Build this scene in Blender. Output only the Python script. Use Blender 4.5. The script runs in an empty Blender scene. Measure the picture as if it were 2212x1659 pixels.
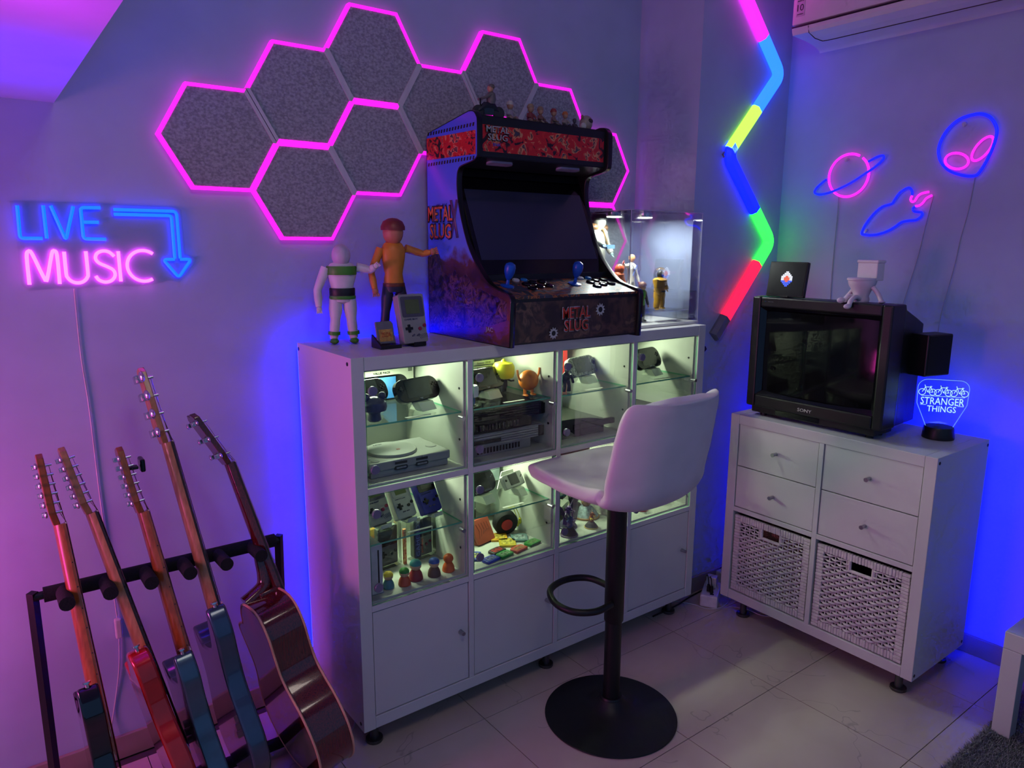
import bpy, math, random
from mathutils import Matrix, Vector
random.seed(7)
PI = math.pi
C = bpy.context.scene.collection
SC = bpy.context.scene

def lin(rgb):
    return tuple(((v/255.0)/12.92 if v/255.0 <= .04045 else ((v/255.0+.055)/1.055)**2.4) for v in rgb)

# ------------------------------------------------------------------ camera, world, lights, exposure
cam_d = bpy.data.cameras.new('camera'); cam = bpy.data.objects.new('camera', cam_d); C.objects.link(cam)
cam_d.sensor_fit = 'HORIZONTAL'; cam_d.sensor_width = 36.0; cam_d.lens = 36.0*1565.71/2212.0
cam_d.clip_start = .02
yaw, pitch, roll = .64264, -.19010, .00516
fw = Vector((math.sin(yaw)*math.cos(pitch), math.cos(yaw)*math.cos(pitch), math.sin(pitch)))
rt = Vector((math.cos(yaw), -math.sin(yaw), 0)); up = rt.cross(fw)
r2 = math.cos(roll)*rt + math.sin(roll)*up; u2 = -math.sin(roll)*rt + math.cos(roll)*up
cam.matrix_world = Matrix(((r2.x, u2.x, -fw.x, -.79777), (r2.y, u2.y, -fw.y, -2.17323), (r2.z, u2.z, -fw.z, 1.49101), (0, 0, 0, 1)))
SC.camera = cam

W_ = bpy.data.worlds.new('world'); SC.world = W_; W_.use_nodes = True
W_.node_tree.nodes['Background'].inputs[0].default_value = (.20, .42, .95, 1)
W_.node_tree.nodes['Background'].inputs[1].default_value = .28
SC.view_settings.view_transform = 'Standard'; SC.view_settings.look = 'None'
SC.view_settings.exposure = 0.42; SC.view_settings.gamma = 1.0; SC.view_settings.use_curve_mapping = False
SC.cycles.use_denoising = True
SC.cycles.use_adaptive_sampling = True; SC.cycles.adaptive_threshold = .06; SC.cycles.adaptive_min_samples = 12
SC.cycles.max_bounces = 6; SC.cycles.diffuse_bounces = 3; SC.cycles.glossy_bounces = 3
SC.cycles.transmission_bounces = 4; SC.cycles.transparent_max_bounces = 10
SC.cycles.caustics_reflective = False; SC.cycles.caustics_refractive = False
SC.cycles.sample_clamp_indirect = 4.0

def area(name, loc, aim, size, color, power, parent=None, size_y=None, spread=PI):
    d = bpy.data.lights.new(name, 'AREA'); d.color = color; d.energy = power; d.size = size
    if size_y: d.shape = 'RECTANGLE'; d.size_y = size_y
    d.spread = spread
    o = bpy.data.objects.new(name, d); C.objects.link(o)
    o.location = loc; o.rotation_euler = (Vector(aim)-Vector(loc)).to_track_quat('-Z', 'Y').to_euler()
    if parent is not None:
        m = Matrix.Translation(Vector(loc)) @ o.rotation_euler.to_matrix().to_4x4()
        o.parent = parent; o.matrix_basis = wm(parent).inverted() @ m
    return o

# lights outside the picture: an added warm overhead fill without a real source, and colour LED lamps on the left
area('overhead_fill', (-.25, -1.75, 2.65), (.8, -.5, .4), .6, (1.0, .86, .78), 4.5)
area('magenta_led_lamp', (-2.0, -.55, 1.1), (-.1, -.2, .9), .5, (.92, .22, .58), 10.0)
area('violet_led_lamp', (-1.30, -.26, .7), (-.5, .03, .85), .25, (.95, .05, .50), 2.6)
area('soffit_blue_lamp', (-.88, -.50, 1.45), (-.70, -.42, 1.83), .20, (.045, .002, 1.0), 1.1, spread=1.5)
area('soffit_pink_lamp', (-.86, -.98, 1.50), (-.62, -.86, 1.83), .15, (.80, .002, .80), .32, spread=1.2)

# ------------------------------------------------------------------ helpers
def wm(o):
    m = o.matrix_basis.copy()
    while o.parent is not None:
        o = o.parent; m = o.matrix_basis @ m
    return m

MATS = {}
def mat(key, rgb=(200, 200, 200), rough=.5, metal=0., var=.06, scale=30., bump=0., spec=.5, coat=0., stretch=None, alt=None, trans=0.):
    if key in MATS: return MATS[key]
    m = bpy.data.materials.new(key); m.use_nodes = True; nt = m.node_tree; b = nt.nodes['Principled BSDF']
    b.inputs['Roughness'].default_value = rough; b.inputs['Metallic'].default_value = metal
    b.inputs['Specular IOR Level'].default_value = spec; b.inputs['Coat Weight'].default_value = coat
    b.inputs['Transmission Weight'].default_value = trans
    c0 = lin(rgb); c1 = lin(alt) if alt else tuple(v*(1-var*2) for v in c0); c0b = c0 if alt else tuple(min(1, v*(1+var)) for v in c0)
    tc = nt.nodes.new('ShaderNodeTexCoord'); n = nt.nodes.new('ShaderNodeTexNoise'); r = nt.nodes.new('ShaderNodeValToRGB')
    n.inputs['Scale'].default_value = scale; n.inputs['Detail'].default_value = 3
    src = tc.outputs['Object']
    if stretch:
        mp = nt.nodes.new('ShaderNodeMapping'); mp.inputs['Scale'].default_value = stretch
        nt.links.new(src, mp.inputs['Vector']); src = mp.outputs['Vector']
    nt.links.new(src, n.inputs['Vector']); nt.links.new(n.outputs['Fac'], r.inputs['Fac'])
    r.color_ramp.elements[0].position = .35; r.color_ramp.elements[1].position = .65
    r.color_ramp.elements[0].color = (*c1, 1); r.color_ramp.elements[1].color = (*c0b, 1)
    nt.links.new(r.outputs['Color'], b.inputs['Base Color'])
    if bump:
        bp = nt.nodes.new('ShaderNodeBump'); bp.inputs['Strength'].default_value = bump; bp.inputs['Distance'].default_value = .002
        nt.links.new(n.outputs['Fac'], bp.inputs['Height']); nt.links.new(bp.outputs['Normal'], b.inputs['Normal'])
    MATS[key] = m; return m

def glow(key, rgb, strength):
    if key in MATS: return MATS[key]
    m = bpy.data.materials.new(key); m.use_nodes = True; nt = m.node_tree; b = nt.nodes['Principled BSDF']
    b.inputs['Base Color'].default_value = tuple(.04+.22*v for v in rgb)+(1,); b.inputs['Roughness'].default_value = .45
    b.inputs['Emission Color'].default_value = (*rgb, 1); b.inputs['Emission Strength'].default_value = strength
    n = nt.nodes.new('ShaderNodeTexNoise'); n.inputs['Scale'].default_value = 60
    mx = nt.nodes.new('ShaderNodeMapRange'); mx.inputs['To Min'].default_value = strength*.92; mx.inputs['To Max'].default_value = strength*1.08
    nt.links.new(n.outputs['Fac'], mx.inputs['Value']); nt.links.new(mx.outputs['Result'], b.inputs['Emission Strength'])
    MATS[key] = m; return m

def glass(key, tint=(1, 1, 1), refl=.5, rough=.02):
    if key in MATS: return MATS[key]
    m = bpy.data.materials.new(key); m.use_nodes = True; nt = m.node_tree; nt.nodes.remove(nt.nodes['Principled BSDF'])
    out = nt.nodes['Material Output']; t = nt.nodes.new('ShaderNodeBsdfTransparent'); g = nt.nodes.new('ShaderNodeBsdfGlossy')
    mx = nt.nodes.new('ShaderNodeMixShader'); fr = nt.nodes.new('ShaderNodeFresnel'); mu = nt.nodes.new('ShaderNodeMath')
    mu.operation = 'MULTIPLY'; mu.inputs[1].default_value = refl; fr.inputs['IOR'].default_value = 1.45
    t.inputs[0].default_value = (*tint, 1); g.inputs['Roughness'].default_value = rough
    nt.links.new(fr.outputs[0], mu.inputs[0]); nt.links.new(mu.outputs[0], mx.inputs[0])
    nt.links.new(t.outputs[0], mx.inputs[1]); nt.links.new(g.outputs[0], mx.inputs[2]); nt.links.new(mx.outputs[0], out.inputs[0])
    MATS[key] = m; return m

class MB:
    def __init__(s, M=None): s.v = []; s.f = []; s.mi = []; s.M = M; s.m = 0
    def _v(s, p):
        p = Vector(p)
        if s.M is not None: p = s.M @ p
        s.v.append(p); return len(s.v)-1
    def face(s, *i): s.f.append(i); s.mi.append(s.m)
    def box(s, c, d, R=None):
        x, y, z = d[0]/2, d[1]/2, d[2]/2; ids = []
        for a in (-x, x):
            for b in (-y, y):
                for e in (-z, z):
                    q = Vector((a, b, e))
                    if R is not None: q = R @ q
                    ids.append(s._v(q+Vector(c)))
        i = ids
        for f in ((0, 1, 3, 2), (4, 6, 7, 5), (0, 4, 5, 1), (2, 3, 7, 6), (0, 2, 6, 4), (1, 5, 7, 3)): s.face(*[i[k] for k in f])
        return s
    def bb(s, x0, x1, y0, y1, z0, z1):
        return s.box(((x0+x1)/2, (y0+y1)/2, (z0+z1)/2), (abs(x1-x0), abs(y1-y0), abs(z1-z0)))
    def tube(s, pts, r, n=8, closed=False, flat=1.0, cap=True):
        P = [Vector(p) for p in pts]; k = len(P); rad = r if isinstance(r, (list, tuple)) else [r]*k
        T = []
        for i in range(k):
            a = P[(i-1) % k] if (closed or i > 0) else P[i]; b = P[(i+1) % k] if (closed or i < k-1) else P[i]
            d = b-a; T.append(d.normalized() if d.length > 1e-9 else Vector((0, 0, 1)))
        ref = Vector((0, 0, 1)) if abs(T[0].z) < .9 else Vector((1, 0, 0))
        u = T[0].cross(ref).normalized(); rings = []
        for i in range(k):
            u = (u - T[i]*u.dot(T[i])); u = u.normalized() if u.length > 1e-6 else T[i].orthogonal().normalized()
            w = T[i].cross(u)
            rings.append([s._v(P[i] + (u*math.cos(2*PI*j/n) + w*flat*math.sin(2*PI*j/n))*rad[i]) for j in range(n)])
        for i in range(k if closed else k-1):
            a, b = rings[i], rings[(i+1) % k]
            for j in range(n): s.face(a[j], a[(j+1) % n], b[(j+1) % n], b[j])
        if not closed and cap: s.face(*rings[0][::-1]); s.face(*rings[-1])
        return s
    def cyl(s, p0, p1, r, r1=None, n=16): return s.tube([p0, p1], [r, r if r1 is None else r1], n)
    def lathe(s, prof, c=(0, 0, 0), n=24, R=None, sx=1., sy=1.):
        rings = []
        for r, z in prof:
            ring = []
            for j in range(n):
                q = Vector((r*sx*math.cos(2*PI*j/n), r*sy*math.sin(2*PI*j/n), z))
                if R is not None: q = R @ q
                ring.append(s._v(q+Vector(c)))
            rings.append(ring)
        for a, b in zip(rings, rings[1:]):
            for j in range(n): s.face(a[j], a[(j+1) % n], b[(j+1) % n], b[j])
        s.face(*rings[0][::-1]); s.face(*rings[-1]); return s
    def ball(s, c, r, n=12, k=8, R=None):
        if not isinstance(r, (tuple, list)): r = (r, r, r)
        rings = []
        for i in range(1, k):
            t = PI*i/k; ring = []
            for j in range(n):
                q = Vector((r[0]*math.sin(t)*math.cos(2*PI*j/n), r[1]*math.sin(t)*math.sin(2*PI*j/n), -r[2]*math.cos(t)))
                if R is not None: q = R @ q
                ring.append(s._v(q+Vector(c)))
            rings.append(ring)
        e = Vector((0, 0, r[2])); e = R @ e if R is not None else e
        b = s._v(Vector(c)-e); t = s._v(Vector(c)+e)
        for a, q in zip(rings, rings[1:]):
            for j in range(n): s.face(a[j], a[(j+1) % n], q[(j+1) % n], q[j])
        for j in range(n): s.face(b, rings[0][(j+1) % n], rings[0][j]); s.face(t, rings[-1][j], rings[-1][(j+1) % n])
        return s
    def prism(s, poly, fn, t0, t1, cap=True):
        a = [s._v(fn(p[0], p[1], t0)) for p in poly]; b = [s._v(fn(p[0], p[1], t1)) for p in poly]; n = len(poly)
        for j in range(n): s.face(a[j], a[(j+1) % n], b[(j+1) % n], b[j])
        if cap: s.face(*a[::-1]); s.face(*b)
        return s
    def mesh(s, name):
        me = bpy.data.meshes.new(name); me.from_pydata([tuple(p) for p in s.v], [], s.f); me.validate(); return me

def XY(a, b, t): return (a, b, t)
def YZ(a, b, t): return (t, a, b)
def XZ(a, b, t): return (a, t, b)

def finish(me, smooth):
    import bmesh
    bm = bmesh.new(); bm.from_mesh(me); bmesh.ops.recalc_face_normals(bm, faces=bm.faces)
    if smooth:
        for f in bm.faces: f.smooth = True
        lim = math.radians(smooth if isinstance(smooth, (int, float)) and smooth is not True else 40)
        for e in bm.edges:
            if len(e.link_faces) == 2 and e.calc_face_angle(0) > lim: e.smooth = False
    bm.to_mesh(me); bm.free()

def part(name, mb, m, parent, local=False, smooth=False, bevel=0., seg=2, sub=0, solid=0.):
    me = mb.mesh(name)
    if not local and parent is not None:
        me.transform(wm(parent).inverted())
    finish(me, smooth)
    for q in (m if isinstance(m, (list, tuple)) else [m]): me.materials.append(q)
    if isinstance(m, (list, tuple)):
        for p, i in zip(me.polygons, mb.mi): p.material_index = i
    o = bpy.data.objects.new(name, me); C.objects.link(o)
    if parent is not None: o.parent = parent
    if solid:
        md = o.modifiers.new('solid', 'SOLIDIFY'); md.thickness = solid; md.offset = 0
    if bevel:
        md = o.modifiers.new('bevel', 'BEVEL'); md.width = bevel; md.segments = seg; md.limit_method = 'ANGLE'; md.angle_limit = math.radians(40)
    if sub:
        md = o.modifiers.new('sub', 'SUBSURF'); md.levels = sub; md.render_levels = sub
    return o

def tag(o, label, cat, group=None):
    o['label'] = label; o['category'] = cat
    if group: o['group'] = group
    return o
def thing(name, label, cat, loc=(0, 0, 0), rz=0., group=None):
    o = bpy.data.objects.new(name, None); C.objects.link(o); o.location = loc; o.rotation_euler = (0, 0, rz); o.empty_display_size = .05
    # keep matrix_basis current
    o.matrix_basis = Matrix.Translation(Vector(loc)) @ Matrix.Rotation(rz, 4, 'Z')
    return tag(o, label, cat, group)
def single(name, label, cat, mb, m, group=None, **k):
    # one-mesh thing, built in world coordinates
    o = part(name, mb, m, None, **k); return tag(o, label, cat, group)
def struct(name, mb, m, parent=None, **k):
    o = part(name, mb, m, parent, **k)
    if parent is None: o['kind'] = 'structure'
    return o
def copy_tree(o, parent=None, linked=C):
    c = o.copy(); linked.objects.link(c); c.parent = parent
    for ch in list(o.children): copy_tree(ch, c)
    return c

def text(name, s, m, parent, M, w=None, h=None, depth=.0006, res=2, align='CENTER', bold=0.):
    """lettering: flat x-y text centred on the origin, scaled to w x h, mapped by M (world)"""
    cu = bpy.data.curves.new(name, 'FONT'); cu.body = s; cu.align_x = 'LEFT'; cu.extrude = 0; cu.resolution_u = res; cu.offset = bold
    ob = bpy.data.objects.new(name, cu); C.objects.link(ob); dg = bpy.context.evaluated_depsgraph_get()
    me = bpy.data.meshes.new_from_object(ob.evaluated_get(dg)); bpy.data.objects.remove(ob); bpy.data.curves.remove(cu)
    xs = [v.co.x for v in me.vertices]; ys = [v.co.y for v in me.vertices]
    x0, x1, y0, y1 = min(xs), max(xs), min(ys), max(ys)
    sx = (w/(x1-x0)) if w else None; sy = (h/(y1-y0)) if h else sx
    if sx is None: sx = sy
    for v in me.vertices: v.co = ((v.co.x-(x0+x1)/2)*sx, (v.co.y-(y0+y1)/2)*sy, depth)
    me.transform(wm(parent).inverted() @ M); me.materials.clear(); me.materials.append(m)
    o = bpy.data.objects.new(name, me); C.objects.link(o); o.parent = parent
    md = o.modifiers.new('solid', 'SOLIDIFY'); md.thickness = max(depth, .0004); md.offset = 0
    return o
def frame(o, x, y):
    """matrix of a plane: origin o, text runs along x, up along y"""
    x = Vector(x).normalized(); y = Vector(y); y = (y-x*y.dot(x)).normalized(); z = x.cross(y)
    return Matrix(((x.x, y.x, z.x, o[0]), (x.y, y.y, z.y, o[1]), (x.z, y.z, z.z, o[2]), (0, 0, 0, 1)))

def spline(pts, k=6, closed=True):
    n = len(pts); out = []
    for i in range(n if closed else n-1):
        p = [Vector(pts[(i+j) % n]) if closed else Vector(pts[min(max(i+j, 0), n-1)]) for j in (-1, 0, 1, 2)]
        for q in range(k):
            t = q/k
            out.append(.5*((2*p[1]) + (p[2]-p[0])*t + (2*p[0]-5*p[1]+4*p[2]-p[3])*t*t + (-p[0]+3*p[1]-3*p[2]+p[3])*t**3))
    if not closed: out.append(Vector(pts[-1]))
    return out
def rrect(w, h, r, n=4, cx=0., cy=0.):
    out = []
    for (sx, sy, a0) in ((1, 1, 0), (-1, 1, PI/2), (-1, -1, PI), (1, -1, 1.5*PI)):
        for i in range(n+1):
            a = a0+PI/2*i/n; out.append((cx+sx*(w/2-r)+r*math.cos(a), cy+sy*(h/2-r)+r*math.sin(a)))
    return out
def arc(c, r, a0, a1, n=10, rx=None):
    return [(c[0]+(rx or r)*math.cos(math.radians(a0+(a1-a0)*i/n)), c[1]+r*math.sin(math.radians(a0+(a1-a0)*i/n))) for i in range(n+1)]

WHITE = mat('white_lacquer', (206, 204, 204), .38, var=.02, scale=4)
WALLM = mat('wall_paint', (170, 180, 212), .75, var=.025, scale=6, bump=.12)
BLACK = mat('black_plastic', (14, 14, 16), .42, var=.1)
BLACKM = mat('black_matt_metal', (13, 14, 16), .45, metal=.2, var=.1)
GLOSS = mat('gloss_black', (8, 8, 10), .12, var=.05)
CHROME = mat('chrome', (205, 205, 210), .22, metal=1., var=.05)
STEEL = mat('brushed_steel', (150, 148, 145), .35, metal=1., var=.1)
GREYP = mat('grey_plastic', (150, 150, 152), .5, var=.03)
LGREY = mat('light_grey_plastic', (178, 177, 172), .5, var=.03)
PANE = glass('clear_glass', (.97, 1, .98), .3)
ACRYL = glass('clear_acrylic', (.985, .99, 1), .55)
EDGE = mat('green_glass_edge', (110, 190, 150), .2, var=.05)
# ------------------------------------------------------------------ the room
YW, XP, YP, XR, ZC = .03, 1.491, -.285, 2.062, 2.75
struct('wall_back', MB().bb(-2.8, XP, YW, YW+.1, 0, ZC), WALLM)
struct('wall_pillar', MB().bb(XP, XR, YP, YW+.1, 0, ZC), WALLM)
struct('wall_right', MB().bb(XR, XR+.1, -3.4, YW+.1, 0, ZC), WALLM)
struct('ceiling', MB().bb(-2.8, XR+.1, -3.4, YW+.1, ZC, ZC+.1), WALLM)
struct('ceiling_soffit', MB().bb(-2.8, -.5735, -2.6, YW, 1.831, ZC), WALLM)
fl = struct('floor', MB().bb(-2.8, XR+.1, -3.4, YW+.1, -.05, -.006), mat('tile_grout', (70, 62, 60), .9))
def tile_mat():
    m = bpy.data.materials.new('floor_tile'); m.use_nodes = True; nt = m.node_tree; b = nt.nodes['Principled BSDF']
    geo = nt.nodes.new('ShaderNodeNewGeometry')
    n1 = nt.nodes.new('ShaderNodeTexNoise'); n1.inputs['Scale'].default_value = 5; n1.inputs['Detail'].default_value = 5
    r1 = nt.nodes.new('ShaderNodeValToRGB'); r1.color_ramp.elements[0].color = (*lin((176, 158, 146)), 1); r1.color_ramp.elements[1].color = (*lin((204, 190, 178)), 1)
    n2 = nt.nodes.new('ShaderNodeTexNoise'); n2.inputs['Scale'].default_value = 2.3; n2.inputs['Detail'].default_value = 4; n2.inputs['Distortion'].default_value = .3
    sub = nt.nodes.new('ShaderNodeMath'); sub.operation = 'SUBTRACT'; sub.inputs[1].default_value = .5
    ab = nt.nodes.new('ShaderNodeMath'); ab.operation = 'ABSOLUTE'
    r2_ = nt.nodes.new('ShaderNodeValToRGB'); r2_.color_ramp.elements[0].position = 0; r2_.color_ramp.elements[1].position = .0035
    r2_.color_ramp.elements[0].color = (.70, .70, .70, 1); r2_.color_ramp.elements[1].color = (1, 1, 1, 1)
    n3 = nt.nodes.new('ShaderNodeTexNoise'); n3.inputs['Scale'].default_value = 2.0
    gt = nt.nodes.new('ShaderNodeMath'); gt.operation = 'GREATER_THAN'; gt.inputs[1].default_value = .52
    mx0 = nt.nodes.new('ShaderNodeMixRGB'); mx0.inputs['Color1'].default_value = (1, 1, 1, 1)
    mx = nt.nodes.new('ShaderNodeMixRGB'); mx.blend_type = 'MULTIPLY'; mx.inputs['Fac'].default_value = 1
    for n in (n1, n2, n3): nt.links.new(geo.outputs['Position'], n.inputs['Vector'])
    nt.links.new(n1.outputs['Fac'], r1.inputs['Fac']); nt.links.new(n2.outputs['Fac'], sub.inputs[0]); nt.links.new(sub.outputs[0], ab.inputs[0])
    nt.links.new(ab.outputs[0], r2_.inputs['Fac']); nt.links.new(n3.outputs['Fac'], gt.inputs[0]); nt.links.new(gt.outputs[0], mx0.inputs['Fac'])
    nt.links.new(r2_.outputs['Color'], mx0.inputs['Color2']); nt.links.new(r1.outputs['Color'], mx.inputs['Color1']); nt.links.new(mx0.outputs['Color'], mx.inputs['Color2'])
    nt.links.new(mx.outputs['Color'], b.inputs['Base Color']); b.inputs['Roughness'].default_value = .33
    return m
TILE = tile_mat()
t0 = part('tile', MB().box((0, 0, -.003), (.4475, .4475, .006)), TILE, fl, local=True); first = True
for i in range(-7, 4):
    for j in range(-5, 2):
        x, y = .3805+.45*i+.225, -.463+.45*j+.225
        if x > XR+.1 or y > .2: continue
        o = t0 if first else t0.copy()
        if not first: C.objects.link(o)
        first = False; o.location = (x, y, 0)
BASE = mat('baseboard_tile', (150, 134, 124), .35, var=.05, scale=8)
def baseboard(name, p0, p1, n):
    p0, p1 = Vector(p0), Vector(p1); d = (p1-p0).normalized(); nn = Vector(n); L = (p1-p0).length
    b = struct(name, MB().box(((p0+p1)/2+nn*.003)+Vector((0, 0, .034)), (abs(d.x)*L+abs(nn.x)*.006, abs(d.y)*L+abs(nn.y)*.006, .068)), mat('tile_grout'))
    k = max(1, round(L/.45)); s = L/k
    for i in range(k):
        c = p0+d*(s*(i+.5))+nn*.006+Vector((0, 0, .036))
        part('tile', MB().box(c, (abs(d.x)*(s-.003)+abs(nn.x)*.012, abs(d.y)*(s-.003)+abs(nn.y)*.012, .072)), BASE, b, bevel=.002)
baseboard('baseboard_back', (-2.8, YW, 0), (XP, YW, 0), (0, -1, 0))
baseboard('baseboard_pillar', (XP, YP, 0), (XR, YP, 0), (0, -1, 0))
baseboard('baseboard_right', (XR, -3.4, 0), (XR, YP, 0), (-1, 0, 0))

# ------------------------------------------------------------------ hexagonal acoustic panels
FELT = mat('grey_felt', (166, 168, 178), .95, var=.0, alt=(128, 130, 140), scale=125, bump=.5, stretch=(1, 1, 1.3))
RIM = mat('translucent_rim', (200, 198, 205), .4, var=.03)
PINK = glow('pink_led', (1., .008, .72), 1.15)
S_ = .1622
HEX = {  # column, row offset -> centre; lit edges by neighbour
    'a': (-.187, 1.777), 'b': (.056, 1.921), 'c': (.056, 1.641), 'd': (.297, 2.063), 'e': (.297, 1.784), 'f': (.540, 1.924),
    'g': (.783, 2.066), 'h': (1.026, 1.928), 'i': (1.268, 1.789), 'j': (1.268, 1.508)}
HL = {'a': 'leftmost grey felt hexagon on the wall, pink rim on its left', 'b': 'grey felt hexagon between the leftmost and the topmost hexagon',
      'c': 'lowest left grey felt hexagon above the white toy figure', 'd': 'topmost left grey felt hexagon touching the picture top',
      'e': 'grey felt hexagon with thick pink top bar left of the arcade machine', 'f': 'grey felt hexagon half hidden behind the arcade top, left corner showing',
      'g': 'high right grey felt hexagon above the arcade figurines', 'h': 'grey felt hexagon right behind the figurines on the arcade',
      'i': 'rightmost grey felt hexagon beside the arcade marquee', 'j': 'grey felt hexagon behind the clear display case'}
DARK = {'ab', 'bd', 'ce', 'ef', 'df', 'fg', 'gh', 'hi'}
for k, (hx, hz) in HEX.items():
    t = thing('hexagon_panel', HL[k], 'wall panel', (hx, YW, hz), 0, 'hexagon panels on the back wall')
    V = [(hx+S_*math.cos(PI/3*i), hz+S_*math.sin(PI/3*i)) for i in range(6)]
    vin = [(hx+(S_-.011)*math.cos(PI/3*i), hz+(S_-.011)*math.sin(PI/3*i)) for i in range(6)]
    part('felt', MB().prism(vin, XZ, YW, YW-.019), FELT, t, bevel=.002)
    for i in range(6):
        a = PI/3*(i+.5); nb = (hx+S_*math.sqrt(3)*math.cos(a), hz+S_*math.sqrt(3)*math.sin(a))
        other = [q for q, c in HEX.items() if abs(c[0]-nb[0]) < .05 and abs(c[1]-nb[1]) < .05]
        dark = bool(other) and (k+other[0] in DARK or other[0]+k in DARK)
        j = (i+1) % 6
        sc = (S_-.0005)/S_
        q = [V[i], V[j], vin[j], vin[i]]; q = [(hx+(p[0]-hx)*sc, hz+(p[1]-hz)*sc) for p in q]
        part('rim' if dark else 'led_rim', MB().prism(q, XZ, YW-.001, YW-.022), RIM if dark else PINK, t)

# ------------------------------------------------------------------ LIVE MUSIC neon sign
NB = glow('neon_blue', (.0, .024, 1.), 7.0); NP = glow('neon_pink', (1., .045, .80), 6.5)
t = thing('neon_sign', 'pink and blue neon sign reading LIVE MUSIC with a bent arrow', 'neon sign', (-.48, YW, 1.48))
YS = .0205
def stroke(name, pts, m, par, r=.0042, k=5, closed=False, fn=lambda p: (p[0], YS, p[1])):
    pp = spline([(p[0], p[1], 0) for p in pts], k, closed) if k > 1 else [Vector((p[0], p[1], 0)) for p in pts]
    return part(name, MB().tube([fn(p) for p in pp], r, 8, closed), m, par, smooth=True)
def corner(pts, r=.008, n=4):
    out = [pts[0]]
    for a, b, c in zip(pts, pts[1:], pts[2:]):
        a, b, c = Vector(a), Vector(b), Vector(c); d1 = (a-b).normalized(); d2 = (c-b).normalized(); rr = min(r, (a-b).length*.45, (c-b).length*.45)
        for i in range(n+1):
            s = i/n; out.append(tuple((b+d1*rr)*(1-s)**2 + 2*b*s*(1-s) + (b+d2*rr)*s*s))
    out.append(pts[-1]); return out
for nm, ps in (('letter_l', [(-.676, 1.579), (-.678, 1.500), (-.631, 1.500)]), ('letter_i', [(-.622, 1.581), (-.622, 1.500)]),
               ('letter_v', [(-.606, 1.581), (-.581, 1.497), (-.557, 1.581)]), ('letter_e', [(-.496, 1.5795), (-.541, 1.5785), (-.5415, 1.5), (-.490, 1.499)]),
               ('letter_e_bar', [(-.539, 1.542), (-.503, 1.5425)])):
    stroke(nm, corner(ps) if len(ps) > 2 else ps, NB, t, k=1)
stroke('arrow_line', corner([(-.466, 1.576), (-.312, 1.576), (-.312, 1.448)], .012), NB, t, k=1)
stroke('arrow_line', corner([(-.466, 1.564), (-.326, 1.564), (-.326, 1.448)], .008), NB, t, k=1)
stroke('arrow_head', corner([(-.326, 1.446), (-.356, 1.446), (-.3195, 1.396), (-.283, 1.446), (-.312, 1.446)], .01), NB, t, k=1)
mm = [(-.670, 1.386), (-.669, 1.455), (-.664, 1.468), (-.657, 1.462), (-.6375, 1.402), (-.631, 1.400), (-.615, 1.462), (-.609, 1.469), (-.604, 1.458), (-.605, 1.386)]
stroke('letter_m', mm, NP, t, k=3)
stroke('letter_u', [(-.588, 1.467)]+[(-.564+.0245*math.cos(a), 1.412+.0245*math.sin(a)) for a in [PI+PI*i/8 for i in range(9)]]+[(-.5395, 1.468)], NP, t, k=2)
ss = [(-.475, 1.455), (-.486, 1.466), (-.500, 1.469), (-.514, 1.463), (-.519, 1.450), (-.512, 1.438), (-.495, 1.429), (-.480, 1.419), (-.477, 1.405), (-.486, 1.392), (-.502, 1.388), (-.516, 1.394), (-.522, 1.404)]
stroke('letter_s', ss, NP, t, k=3)
stroke('letter_i', [(-.4645, 1.468), (-.4645, 1.389)], NP, t, k=1)
stroke('letter_c', [(-.406+.040*math.cos(math.radians(a)), 1.429+.041*math.sin(math.radians(a))) for a in range(52, 312, 13)], NP, t, k=2)
bk = [(-.690, 1.590), (-.50, 1.592), (-.44, 1.590), (-.31, 1.589), (-.298, 1.58), (-.296, 1.46), (-.268, 1.45), (-.272, 1.435), (-.318, 1.382), (-.345, 1.388), (-.39, 1.378),
      (-.43, 1.374), (-.50, 1.377), (-.56, 1.372), (-.61, 1.374), (-.672, 1.370), (-.687, 1.385), (-.685, 1.48)]
part('backing', MB().prism(bk, XZ, YS+.0055, YS+.0085), ACRYL, t)
part('cable', MB().tube(spline([(-.574, YW-.004, 1.372), (-.575, YW-.004, 1.2), (-.569, YW-.004, 1.05), (-.566, YW-.004, .8), (-.560, YW-.004, .6), (-.556, YW-.006, .44)], 6, False), .0022, 6),
     mat('white_cable', (190, 185, 190), .5), t, smooth=True)
part('cable_switch', MB().box((-.556, YW-.012, .41), (.018, .016, .06)), mat('white_cable'), t, bevel=.004)
part('cable', MB().tube(spline([(-.556, YW-.006, .38), (-.565, YW-.006, .28), (-.59, YW-.004, .15), (-.61, YW-.02, .09)], 6, False), .0022, 6), mat('white_cable'), t, smooth=True)

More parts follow.
